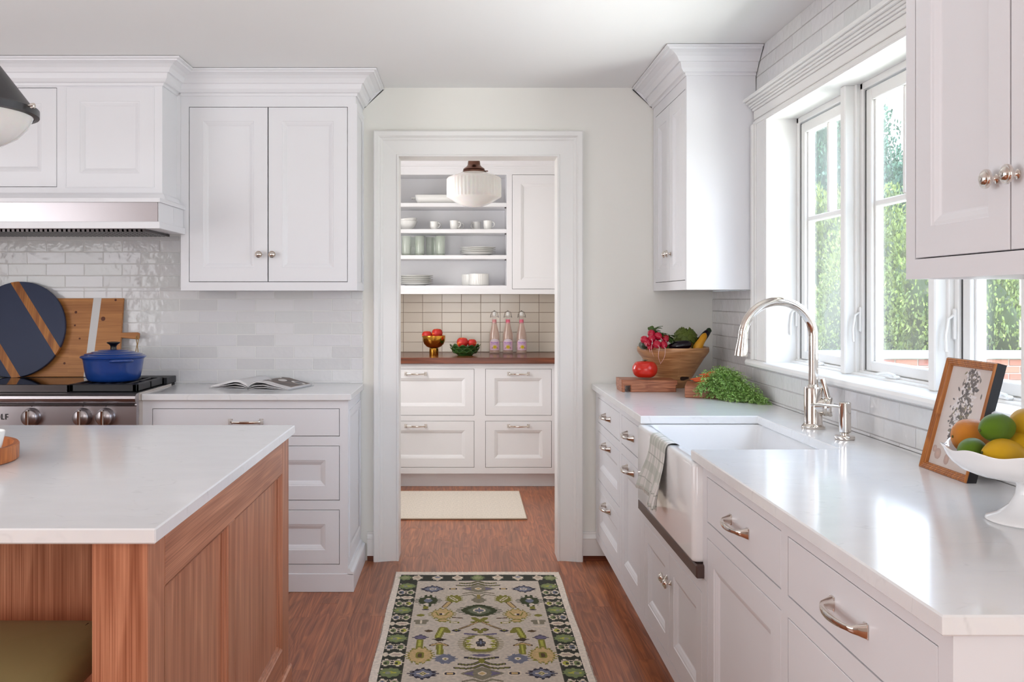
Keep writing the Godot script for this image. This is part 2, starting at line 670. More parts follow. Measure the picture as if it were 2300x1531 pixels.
# one inset front filling an opening (Rect2 in the cabinet's own x, y); kind is slab or panel
func front(par: Node3D, called: String, r: Rect2, kind: String, stile := 0.066, gap := 0.0026) -> MeshInstance3D:
	var w := r.size.x - 2 * gap
	var h := r.size.y - 2 * gap
	var m := MB.new()
	var o: MeshInstance3D
	if kind == "slab":
		m.box(Vector3(-w / 2, -h / 2, -0.02), Vector3(w / 2, h / 2, 0), 0.0012)
		o = put(called, m.done(), M.paint, par)
	else:
		m.rings(w, h, [[0.0, -0.02], [0.0, -0.0012], [0.0012, 0.0], [stile, 0.0], [stile + 0.002, -0.002], [stile + 0.008, -0.0035], [stile + 0.018, -0.0085], [stile + 0.022, -0.0115], [stile + 0.025, -0.0125]], false)
		o = put(called, m.done(), M.paint, par)
		var i := stile + 0.0245
		put("panel", box_mesh(Vector3(-w / 2 + i, -h / 2 + i, -0.019), Vector3(w / 2 - i, h / 2 - i, -0.0124)), M.paint, o)
	o.position = Vector3(r.position.x + r.size.x / 2, r.position.y + r.size.y / 2, 0)
	return o


func knob(door: Node3D, x: float, y: float) -> void:
	put("knob", knob_mesh, M.nickel, door, Vector3(x, y, 0) - Vector3(door.position.x, door.position.y, 0))


func pull(door: Node3D, y: float) -> void:
	put("pull", pull_mesh, M.nickel, door, Vector3(0, y - door.position.y, 0))


# box behind and a face frame with openings in front; own axes: x along the front from its left end, y up from its bottom, z out
func carcass(o: Node3D, w: float, h: float, d: float, holes: Array) -> void:
	put("body", box_mesh(Vector3(0.0, 0.0, -d), Vector3(w, h, -0.021)), M.paint, o)
	var m := MB.new()
	m.plate(Rect2(0, 0, w, h), 0.021, holes)
	put("face_frame", m.done(), M.paint, o)
	for hl in holes:
		put("shadow_gap", box_mesh(Vector3(hl.position.x, hl.position.y, -0.0222), Vector3(hl.end.x, hl.end.y, -0.0203)), M.gap, o)


const CROWN := [0.0, -0.1129, 0.007, -0.1129, 0.009, -0.1013, 0.02, -0.0979, 0.03, -0.083, 0.034, -0.0622, 0.036, -0.0581, 0.044, -0.0573, 0.047, -0.0515, 0.056, -0.0373, 0.072, -0.0249, 0.092, -0.0174, 0.099, -0.0166, 0.102, -0.01, 0.113, -0.0083, 0.113, 0.0]


func crown(o: Node3D, path: Array, top: float) -> void:
	var m := MB.new()
	var pr := []
	for p in v2(CROWN):
		pr.append(Vector2(p.x, p.y + top))
	m.moulding(path, pr)
	put("crown_moulding", m.done(), M.paint, o)


const CEIL := 2.511


func build_left_run() -> void:
	# two-door wall cabinet
	var o := thing("wall_cabinet", "white two-door wall cabinet with crown moulding between the range hood and the doorway", "cabinet", Vector3(-1.409, 1.431, -4.58))
	var w := 0.869
	var h := CEIL - 1.431 - 0.002
	var hole := Rect2(0.04, 0.042, 0.789, 0.87)
	carcass(o, w, h, 0.318, [hole])
	var l := front(o, "door", Rect2(0.04, 0.042, 0.3932, 0.87), "panel", 0.068)
	var r := front(o, "door", Rect2(0.4332, 0.042, 0.3958, 0.87), "panel", 0.068)
	knob(l, 0.391, 0.178)
	knob(r, 0.457, 0.178)
	crown(o, [Vector2(0.0, 0), Vector2(w, 0), Vector2(w, -0.318)], h)
	side_panel(o, w, 0.03, 0.9, -0.29, -0.03)

	# drawers under the counter
	o = thing("drawer_cabinet", "white three-drawer base cabinet right of the range, under the counter with the open book", "cabinet", Vector3(-1.526, 0.0874, -4.37))
	w = 0.974
	h = 0.821
	var hs := [Rect2(0.046, 0.6502, 0.889, 0.132), Rect2(0.046, 0.3463, 0.889, 0.2598), Rect2(0.046, 0.0423, 0.889, 0.2601)]
	carcass(o, w, h, 0.522, hs)
	var dr := front(o, "drawer", hs[0], "slab")
	pull(dr, 0.72)
	for k in [1, 2]:
		dr = front(o, "drawer", hs[k], "panel", 0.066)
		pull(dr, hs[k].end.y - 0.034)
	side_panel(o, w, 0.1, 0.74, -0.47, -0.06)
	var m := MB.new()
	m.box(Vector3(0.0, -0.0872, -0.522), Vector3(w + 0.028, 0.0, 0.004), 0.002)
	m.moulding([Vector2(w, 0.004), Vector2(w, -0.522)], v2([0.0, -0.004, 0.028, -0.004, 0.026, 0.006, 0.014, 0.012, 0.008, 0.024, 0.0, 0.026]))
	put("plinth", m.done(), M.paint, o)
	m = MB.new()
	m.box(Vector3(-1.525, 0.9095, -4.893), Vector3(-0.534, 0.94, -4.35), 0.003)
	tag(put("countertop", m.done(), M.quartz), "short white quartz countertop between the range and the doorway, with the open book on it", "countertop")

	# hood
	o = thing("range_hood", "tall white panelled range hood with crown moulding and a steel band over the stove", "range hood", Vector3(-2.835, 1.86, -4.36))
	w = 1.406
	h = CEIL - 1.862
	var hh := [Rect2(0.045, 0.058, 0.415, 0.47), Rect2(0.502, 0.058, 0.406, 0.47), Rect2(0.95, 0.058, 0.415, 0.472)]
	carcass(o, w, h, 0.533, hh)
	for k in 2:
		var dd := front(o, "door", hh[k], "panel", 0.072)
		if k == 0:
			knob(dd, 0.43, 0.1)
	var fx := front(o, "fixed_panel", Rect2(0.95, 0.058, 0.415, 0.472), "panel", 0.066, 0.0)
	fx.position.z = 0.0006
	m = MB.new()
	m.rings(0.419, 0.476, [[-0.002, -0.001], [0.0, 0.0022], [0.003, 0.0022], [0.0045, -0.001]], false)
	put("bead", m.done(), M.paint, fx)
	crown(o, [Vector2(0.0, 0), Vector2(w, 0), Vector2(w, -0.22)], h)
	# mantle
	var ms := MB.new()
	ms.box(Vector3(-0.04, -0.03, -0.533), Vector3(w + 0.044, -0.012, 0.168))
	put("mantle_moulding", ms.done(), M.paint, o)
	m = MB.new()
	m.moulding([Vector2(-0.04, 0), Vector2(w, 0), Vector2(w, -0.215)], v2([0.044, -0.012, 0.03, -0.008, 0.02, 0.0, 0.012, 0.02, 0.0, 0.031]))
	put("cove", m.done(), M.paint, o)
	put("mantle_side", box_mesh(Vector3(w - 0.05, -0.119, -0.215), Vector3(w + 0.03, -0.03, 0.152)), M.paint, o)
	put("mantle_side_strip", box_mesh(Vector3(w + 0.03, -0.119, -0.214), Vector3(w + 0.034, -0.03, -0.065), 0.001), M.paint, o)
	put("mantle_side_strip", box_mesh(Vector3(w + 0.03, -0.119, -0.061), Vector3(w + 0.034, -0.03, 0.152), 0.001), M.paint, o)
	put("steel_band", box_mesh(Vector3(0.0, -0.119, 0.1), Vector3(w + 0.03, -0.03, 0.156)), M.steel, o)
	put("mantle_lip", box_mesh(Vector3(-0.04, -0.151, -0.215), Vector3(w + 0.044, -0.119, 0.17), 0.002), M.paint, o)
	put("mantle_back", box_mesh(Vector3(0.0, -0.119, -0.533), Vector3(w - 0.05, -0.03, 0.1)), M.paint, o)
	put("filler", box_mesh(Vector3(w, -0.12, -0.533), Vector3(w + 0.0195, h, -0.218)), M.paint, o)
	m = MB.new()
	for k in 64:
		var x := 0.02 + k * (w - 0.04) / 64
		m.box(Vector3(x, -0.164, -0.2), Vector3(x + 0.012, -0.152, 0.15))
	put("baffle_filter", m.done(), M.steel_dark, o)


func side_panel(o: Node3D, x: float, y0: float, y1: float, z0: float, z1: float) -> void:
	var m := MB.new()
	m.xf = Transform3D(Basis(Vector3.UP, PI / 2), Vector3(x, (y0 + y1) / 2, (z0 + z1) / 2))
	m.rings(z1 - z0 + 0.06, y1 - y0 + 0.06, [[0.0, 0.0], [0.0, 0.006], [0.03, 0.006], [0.036, 0.004], [0.045, 0.001]], false)
	put("side_panel", m.done(), M.paint, o)


func build_range() -> void:
	var o := thing("range", "wide stainless steel range with a dark griddle and round control knobs", "stove", Vector3(-2.132, 0, -4.3))
	var x := 0.606
	put("body", box_mesh(Vector3(-x, 0.1, -0.58), Vector3(x, 0.905, -0.03), 0.003), M.steel, o)
	# control panel, groove and rounded front rail as one side profile
	var m := MB.new()
	m.xf = Transform3D(Basis(Vector3.UP, -PI / 2), Vector3.ZERO)
	m.extrude(v2([-0.03, 0.77, 0.012, 0.77, 0.012, 0.889, 0.006, 0.894, 0.004, 0.9, 0.016, 0.906, 0.026, 0.914, 0.03, 0.926, 0.026, 0.938, 0.016, 0.946, 0.0, 0.949, -0.03, 0.949]), -x, x, 0.0)
	put("control_panel", m.done(), M.steel, o)
	put("control_groove", box_mesh(Vector3(-x + 0.01, 0.891, 0.0), Vector3(x - 0.01, 0.902, 0.0072)), M.steel_dark, o)
	for k in 5:
		var kx: float = [0.12, 0.358, 0.465, -0.3, -0.42][k]
		var kn := put("knob", lathe_z(v2([0.0, 0.0, 0.044, 0.0, 0.044, 0.006, 0.04, 0.01, 0.04, 0.012, 0.0385, 0.03, 0.036, 0.036, 0.031, 0.04, 0.0, 0.041]), 36), M.steel, o, Vector3(kx, 0.84, 0.012))
		put("grip", box_mesh(Vector3(-0.0075, -0.036, 0.03), Vector3(0.0075, 0.036, 0.056), 0.004), M.nickel, kn)
		put("pointer", box_mesh(Vector3(-0.002, 0.047, 0.0), Vector3(0.002, 0.055, 0.001)), M.black, kn)
	var tm := TextMesh.new()
	var sf := SystemFont.new()
	sf.font_names = PackedStringArray(["Droid Sans"])
	sf.font_weight = 700
	tm.font = sf
	tm.text = "WOLF"
	tm.font_size = 28
	tm.pixel_size = 0.00125
	tm.depth = 0.0015
	put("nameplate", tm, M.black, o, Vector3(-0.037, 0.84, 0.013))
	# cooktop
	put("cooktop", box_mesh(Vector3(-x + 0.01, 0.905, -0.572), Vector3(x - 0.004, 0.95, -0.034), 0.004), M.iron, o)
	put("back_vent", box_mesh(Vector3(-x, 0.95, -0.58), Vector3(x, 0.984, -0.436), 0.003), M.iron, o)
	m = MB.new()
	for k in 26:
		m.box(Vector3(-0.16 + k * 0.0085, 0.976, -0.437), Vector3(-0.1565 + k * 0.0085, 0.982, -0.435))
	put("vent_slots", m.done(), M.steel, o)
	var gl := mat(Color(0.07, 0.055, 0.05), 0.06)
	put("griddle", box_mesh(Vector3(-0.3, 0.95, -0.433), Vector3(0.262, 0.984, -0.045), 0.004), gl, o)
	put("griddle_trim", box_mesh(Vector3(-0.3, 0.95, -0.045), Vector3(0.262, 0.986, -0.036), 0.002), M.steel_dark, o)
	for g in 2:
		m = MB.new()
		var gx := 0.272 if g == 0 else -0.594
		var gw := 0.318 if g == 0 else 0.284
		for q in [[0, 0, gw, 0.03], [0, 0.365, gw, 0.395], [0, 0, 0.022, 0.395], [gw - 0.022, 0, gw, 0.395], [0, 0.185, gw, 0.207]]:
			m.box(Vector3(gx + q[0], 0.952, -0.036 - q[3]), Vector3(gx + q[2], 0.988, -0.036 - q[1]), 0.004)
		for k in 5:
			var bx := gx + 0.06 + k * (gw - 0.12) / 4
			m.box(Vector3(bx - 0.006, 0.968, -0.42), Vector3(bx + 0.006, 0.988, -0.05), 0.003)
		put("grate", m.done(), M.iron, o)
		put("burner", lathe_mesh(v2([0.0, 0.95, 0.06, 0.95, 0.06, 0.962, 0.04, 0.968, 0.0, 0.968]), 24), M.black, o, Vector3(gx + gw / 2, 0, -0.16))
		put("burner", lathe_mesh(v2([0.0, 0.95, 0.05, 0.95, 0.05, 0.962, 0.035, 0.968, 0.0, 0.968]), 24), M.black, o, Vector3(gx + gw / 2, 0, -0.33))
	put("side_trim", box_mesh(Vector3(x - 0.004, 0.1, -0.5), Vector3(x + 0.001, 0.949, -0.02), 0.001), M.nickel, o)
	for s in [-1, 1]:
		for z in [-0.08, -0.54]:
			put("leg", lathe_mesh(v2([0.0, 0.0, 0.022, 0.0, 0.022, 0.1, 0.0, 0.1]), 16), M.steel, o, Vector3(s * 0.55, 0, z))


func lathe_z(prof: Array, seg := 28, sharp := 50.0) -> ArrayMesh:
	var m := MB.new()
	m.xf = Transform3D(Basis(Vector3.RIGHT, PI / 2), Vector3.ZERO)
	m.lathe(prof, seg, sharp)
	return m.done()


# every cabinet of the right run stands with its front towards -x; own x runs towards the camera
func right_cab(called: String, label: String, x: float, y: float, d0: float, group := "") -> Node3D:
	return thing(called, label, "cabinet", Vector3(x, y, -d0), -PI / 2, group)


func build_right_run() -> void:
	var h := 0.7915
	var y0 := 0.117
	var base := 0.698
	# Z of the far end, width, fronts
	var o := right_cab("drawer_cabinet", "white three-drawer base cabinet in the far corner of the right counter, by the doorway", base, y0, 4.893)
	var hs := [Rect2(0.08, 0.63, 0.67, 0.13), Rect2(0.08, 0.333, 0.67, 0.254), Rect2(0.08, 0.045, 0.67, 0.245)]
	carcass(o, 0.793, h, 0.61, hs)
	for k in 3:
		var dr := front(o, "drawer", hs[k], "slab" if k == 0 else "panel", 0.064)
		pull(dr, hs[k].position.y + hs[k].size.y / 2 if k == 0 else hs[k].end.y - 0.036)
	toe(o, 0.793)
	o = right_cab("pullout_cabinet", "narrow white base cabinet with one drawer over a pull-out door, just beyond the sink", base, y0, 4.1)
	hs = [Rect2(0.01, 0.63, 0.44, 0.13), Rect2(0.01, 0.045, 0.44, 0.541)]
	carcass(o, 0.5, h, 0.61, hs)
	pull(front(o, "drawer", hs[0], "slab"), 0.695)
	pull(front(o, "door", hs[1], "panel", 0.066), 0.552)
	put("stile", box_mesh(Vector3(0.5, 0.458, -0.6), Vector3(0.5425, h, 0)), M.paint, o)
	toe(o, 0.5)
	o = right_cab("sink_cabinet", "white two-door sink base cabinet with a dark wood ledge under the farmhouse sink", base, y0, 3.6)
	var hole := Rect2(0.03, 0.045, 0.86, 0.365)
	carcass(o, 0.94, 0.4565, 0.61, [hole])
	var dl := front(o, "door", Rect2(0.03, 0.045, 0.43, 0.365), "panel", 0.062)
	var dr2 := front(o, "door", Rect2(0.46, 0.045, 0.43, 0.365), "panel", 0.062)
	knob(dl, 0.428, 0.313)
	knob(dr2, 0.492, 0.313)
	put("ledge", box_mesh(Vector3(0.022, 0.4575, -0.2), Vector3(0.92, 0.497, 0.024), 0.004), M.dark_wood, o)
	toe(o, 0.94)
	o = right_cab("door_cabinet", "white base cabinet with one drawer over one tall panelled door, nearer than the sink", base, y0, 2.66)
	hs = [Rect2(0.01, 0.63, 0.619, 0.131), Rect2(0.01, 0.045, 0.619, 0.541)]
	carcass(o, 0.631, h, 0.61, hs)
	pull(front(o, "drawer", hs[0], "slab"), 0.694)
	front(o, "door", hs[1], "panel", 0.066)
	put("stile", box_mesh(Vector3(-0.034, 0.458, -0.6), Vector3(0.0, h, 0)), M.paint, o)
	toe(o, 0.631)
	o = right_cab("drawer_cabinet", "white base cabinet of plain drawers at the near end of the right counter", base, y0, 2.029)
	hs = [Rect2(0.04, 0.63, 0.632, 0.13), Rect2(0.04, 0.335, 0.632, 0.25), Rect2(0.04, 0.045, 0.632, 0.245)]
	carcass(o, 0.713, h, 0.61, hs)
	for k in 3:
		var dr := front(o, "drawer", hs[k], "slab")
		pull(dr, hs[k].position.y + hs[k].size.y * (0.5 if k == 0 else 0.72))
	toe(o, 0.713)

	# countertop with the notch for the sink
	var m := MB.new()
	m.xf = Transform3D(Basis(Vector3.RIGHT, -PI / 2), Vector3.ZERO)
	m.extrude(v2([0.676, 1.304, 1.318, 1.304, 1.318, 4.893, 0.676, 4.893, 0.676, 3.535, 1.123, 3.535, 1.123, 2.748, 0.676, 2.748]), 0.9095, 0.94, 0.003)
	tag(put("countertop", m.done(), M.quartz), "long white quartz countertop under the windows, notched round the farmhouse sink", "countertop")

	# wall cabinets either side of the window
	o = right_cab("wall_cabinet", "white wall cabinet with crown moulding in the corner between doorway and window", 1.0037, 1.431, 4.893)
	h = CEIL - 1.433
	carcass(o, 0.731, h, 0.312, [Rect2(0.055, 0.042, 0.65, 0.87)])
	dl = front(o, "door", Rect2(0.055, 0.042, 0.325, 0.87), "panel", 0.066)
	dr2 = front(o, "door", Rect2(0.38, 0.042, 0.325, 0.87), "panel", 0.066)
	knob(dl, 0.348, 0.178)
	knob(dr2, 0.412, 0.178)
	crown(o, [Vector2(0.0, 0), Vector2(0.731, 0), Vector2(0.731, -0.312)], h)
	o = right_cab("wall_cabinet", "white two-door wall cabinet hanging nearest, above the fruit bowl at the right edge", 0.973, 1.431, 2.03)
	carcass(o, 0.78, h, 0.342, [Rect2(0.04, 0.042, 0.70, 0.87)])
	dl = front(o, "door", Rect2(0.04, 0.042, 0.347, 0.87), "panel", 0.064)
	dr2 = front(o, "door", Rect2(0.387, 0.042, 0.353, 0.87), "panel", 0.064)
	knob(dl, 0.346, 0.176)
	knob(dr2, 0.411, 0.176)
	crown(o, [Vector2(0.0, -0.342), Vector2(0.0, 0), Vector2(0.78, 0), Vector2(0.78, -0.342)], h)


func toe(o: Node3D, w: float) -> void:
	put("toe_kick", box_mesh(Vector3(0, -0.1168, -0.61), Vector3(w, 0, -0.075)), M.paint, o)

# ============================================================ room


var tile_cache := {}


func tile_mesh(w: float, h: float, t: float) -> ArrayMesh:
	var key := Vector3i(roundi(w * 2000), roundi(h * 2000), roundi(t * 2000))
	if not tile_cache.has(key):
		tile_cache[key] = box_mesh(Vector3(-w / 2, -h / 2, 0), Vector3(w / 2, h / 2, t), 0.0018)
	return tile_cache[key]


# tiles on a wall: xf carries own x (along), y (up), z (out); regions are Rect2 in x, y
func tile_wall(par: Node3D, xf: Transform3D, regions: Array, px: float, py: float, phase: float, y_base: float, bond: float, mats: Array, joint := 0.0032) -> void:
	for rg in regions:
		var r: Rect2 = rg
		for j in range(floori((r.position.y - y_base) / py), ceili((r.end.y - y_base) / py)):
			var off := phase + (px * bond if posmod(j, 2) == 1 else 0.0)
			for i in range(floori((r.position.x - off) / px), ceili((r.end.x - off) / px)):
				var x0 := maxf(off + i * px + joint / 2, r.position.x)
				var x1 := minf(off + (i + 1) * px - joint / 2, r.end.x)
				var y0 := maxf(y_base + j * py + joint / 2, r.position.y)
				var y1 := minf(y_base + (j + 1) * py - joint / 2, r.end.y)
				if x1 - x0 < 0.008 or y1 - y0 < 0.006:
					continue
				var o := put("tile", tile_mesh(x1 - x0, y1 - y0, 0.0085), mats[rng.randi() % mats.size()], par)
				var tilt := Basis.from_euler(Vector3(rng.randf_range(-0.006, 0.006), rng.randf_range(-0.003, 0.003), 0))
				o.transform = par.transform.affine_inverse() * xf * Transform3D(tilt, Vector3((x0 + x1) / 2, (y0 + y1) / 2, rng.randf_range(-0.0006, 0.0006)))


func wall_plate(called: String, xf: Transform3D, r: Rect2, t: float, holes: Array, m: Material) -> MeshInstance3D:
	var b := MB.new()
	b.plate(r, t, holes)
	var o := put(called, b.done(), m)
	o.transform = xf
	struct(o)
	return o


func facing_left(x: float, z: float) -> Transform3D:
	return Transform3D(Basis(Vector3.UP, -PI / 2), Vector3(x, 0, z))


func facing_right(x: float, z: float) -> Transform3D:
	return Transform3D(Basis(Vector3.UP, PI / 2), Vector3(x, 0, z))


func build_shell() -> void:
	# floor: a base and the boards laid on it
	var fl := put("floor", box_mesh(Vector3(-3.75, -0.12, -7.6), Vector3(1.45, -0.012, 3.15)), M.dark_wood)
	struct(fl)
	var k := 0
	var x := -0.99
	var bw := 0.0825
	while x < 0.85:
		var z := -7.5 + rng.randf_range(0.0, 0.8)
		var z0 := -7.5
		while z0 < -1.6:
			z = minf(z0 + rng.randf_range(0.55, 1.5), -1.5) if z0 > -7.5 else z
			if z - z0 > 0.05:
				var b := put("plank", box_mesh(Vector3(x, -0.012, z0), Vector3(x + bw, 0, z), 0.0004), M.boards[rng.randi() % M.boards.size()], fl)
				b.position.y = rng.randf_range(-0.0002, 0.0)
			z0 = z
		x += bw
	var rest := MB.new()
	for i in 34:
		var xx := -3.75 + i * bw
		if xx < -1.0:
			rest.box(Vector3(xx, -0.012, -5.0), Vector3(minf(xx + bw - 0.0006, -0.991), 0, 3.1), 0.0006)
	rest.box(Vector3(-0.991, -0.012, -1.499), Vector3(0.86, 0, 3.1))
	for i in 7:
		rest.box(Vector3(0.866 + i * bw, -0.012, -7.5), Vector3(minf(0.866 + (i + 1) * bw - 0.0006, 1.4), 0, 3.1), 0.0006)
	var ro := put("planking", rest.done(), M.boards[0], fl)
	ro.set_meta("kind", "stuff")

	struct(put("ceiling", box_mesh(Vector3(-3.75, CEIL, -7.6), Vector3(1.48, 2.66, 3.15)), M.ceiling))
	var wb := wall_plate("wall_back", Transform3D(Basis(), Vector3(0, 0, -4.9)), Rect2(-3.7, -0.1, 5.02, 2.7), 0.13, [Rect2(-0.366, -0.2, 0.878, 2.363)], M.wall)
	put("grout", box_mesh(Vector3(-2.95, 0.9, 0.0), Vector3(-0.5405, 1.431, 0.007)), M.grout, wb)
	put("grout", box_mesh(Vector3(-2.95, 1.431, 0.0), Vector3(-1.409, 1.73, 0.007)), M.grout, wb)
	tile_wall(wb, Transform3D(Basis(), Vector3(0, 0, -4.9)), [Rect2(-2.9, 0.94, 2.36, 0.491), Rect2(-2.9, 1.431, 1.491, 0.29)], 0.2023, 0.0625, -1.5121 + 0.10115, 1.388, 0.5, M.tiles)
	var wr := wall_plate("wall_right", facing_left(1.3265, -5.03), Rect2(-0.1, -0.1, 8.2, 2.7), 0.15, [Rect2(1.045, 1.09, 1.85, 1.09)], M.wall)
	put("grout", box_mesh(Vector3(0.13, 0.9, 0.0), Vector3(3.76, 1.087, 0.0055)), M.grout_grey, wr)
	put("grout", box_mesh(Vector3(0.13, 1.087, 0.0), Vector3(0.9, 1.431, 0.0055)), M.grout_grey, wr)
	put("grout", box_mesh(Vector3(0.866, 2.2, 0.0), Vector3(3.0, CEIL, 0.0055)), M.grout_grey, wr)
	var wx := facing_left(1.3265, -4.9)
	tile_wall(wr, wx, [Rect2(0, 0.94, 0.742, 0.491), Rect2(0.742, 0.94, 2.13, 0.155), Rect2(2.872, 0.94, 0.75, 0.491)], 0.2023, 0.0625, 0.8925, 1.388, 0.5, M.tiles)
	tile_wall(wr, wx, [Rect2(0.736, 2.26, 2.134, 0.251)], 0.2023, 0.0625, 0.8925 + 0.10115, 1.388, 0.5, M.tiles)
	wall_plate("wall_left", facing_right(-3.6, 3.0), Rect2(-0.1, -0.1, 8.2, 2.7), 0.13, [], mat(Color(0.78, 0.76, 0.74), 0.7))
	wall_plate("wall_rear", Transform3D(Basis(Vector3.UP, PI), Vector3(0, 0, 3.0)), Rect2(-1.4, -0.1, 5.1, 2.7), 0.13, [], M.wall)
	# pantry
	var wp := wall_plate("wall_pantry_back", Transform3D(Basis(), Vector3(0, 0, -7.452)), Rect2(-1.1, -0.1, 2.2, 2.7), 0.1, [], M.wall)
	tile_wall(wp, Transform3D(Basis(), Vector3(0, 0, -7.452)), [Rect2(-0.75, 0.96, 1.69, 0.47)], 0.1565, 0.0797, -0.1803, 0.9625, 0.0, M.cream_tiles, 0.0025)
	put("grout", box_mesh(Vector3(-0.8, 0.95, 0.0), Vector3(0.945, 1.43, 0.007)), mat(Color(0.6, 0.53, 0.48), 0.9), wp)
	wall_plate("wall_pantry_left", facing_right(-1.0, -5.03), Rect2(-0.02, -0.1, 2.6, 2.7), 0.1, [Rect2(0.63, 1.05, 0.8, 1.1)], M.wall)
	wall_plate("wall_pantry_right", facing_left(0.952, -7.55), Rect2(0, -0.1, 2.52, 2.7), 0.1, [], M.wall)

	# doorway: jambs and the moulded casing
	var d := frame_node("door_1")
	var m := MB.new()
	m.box(Vector3(-0.366, 0, -5.03), Vector3(-0.348, 2.1445, -4.895))
	m.box(Vector3(0.494, 0, -5.03), Vector3(0.512, 2.1445, -4.895))
	m.box(Vector3(-0.366, 2.1445, -5.03), Vector3(0.512, 2.1625, -4.895))
	put("jamb", m.done(), M.trim, d)
	var prof := v2([-0.004, 0.0, -0.004, 0.013, 0.0, 0.0155, 0.006, 0.0155, 0.009, 0.011, 0.014, 0.0115, 0.06, 0.014, 0.078, 0.015, 0.082, 0.019, 0.09, 0.022, 0.094, 0.0215, 0.098, 0.028, 0.104, 0.033, 0.124, 0.034, 0.1285, 0.031, 0.1285, 0.0])
	for side in 2:
		m = MB.new()
		m.xf = Transform3D(Basis(Vector3(1, 0, 0), Vector3(0, 0, 1), Vector3(0, 1, 0)), Vector3(0, 0, -4.9 if side == 0 else -5.03))
		if side == 1:
			m.xf.basis.y = Vector3(0, 0, -1)
		m.moulding([Vector2(-0.352, 0), Vector2(-0.352, 2.1485), Vector2(0.498, 2.1485), Vector2(0.498, 0)], prof)
		put("casing", m.done(), M.trim, d)
	for s in [[-0.515, -0.481, "baseboard_left"], [0.6275, 0.79, "baseboard_right"]]:
		var bb := frame_node(s[2])
		m = MB.new()
		m.moulding([Vector2(s[0], -4.9), Vector2(s[1], -4.9)], v2([0.0, 0.028, 0.016, 0.028, 0.017, 0.03, 0.017, 0.116, 0.02, 0.118, 0.02, 0.122, 0.012, 0.13, 0.009, 0.142, 0.011, 0.146, 0.009, 0.152, 0.0, 0.154]))
		put("board", m.done(), M.trim, bb)
		put("shoe", box_mesh(Vector3(s[0], 0.0, -4.9), Vector3(s[1], 0.028, -4.889)), M.walnut_top, bb)


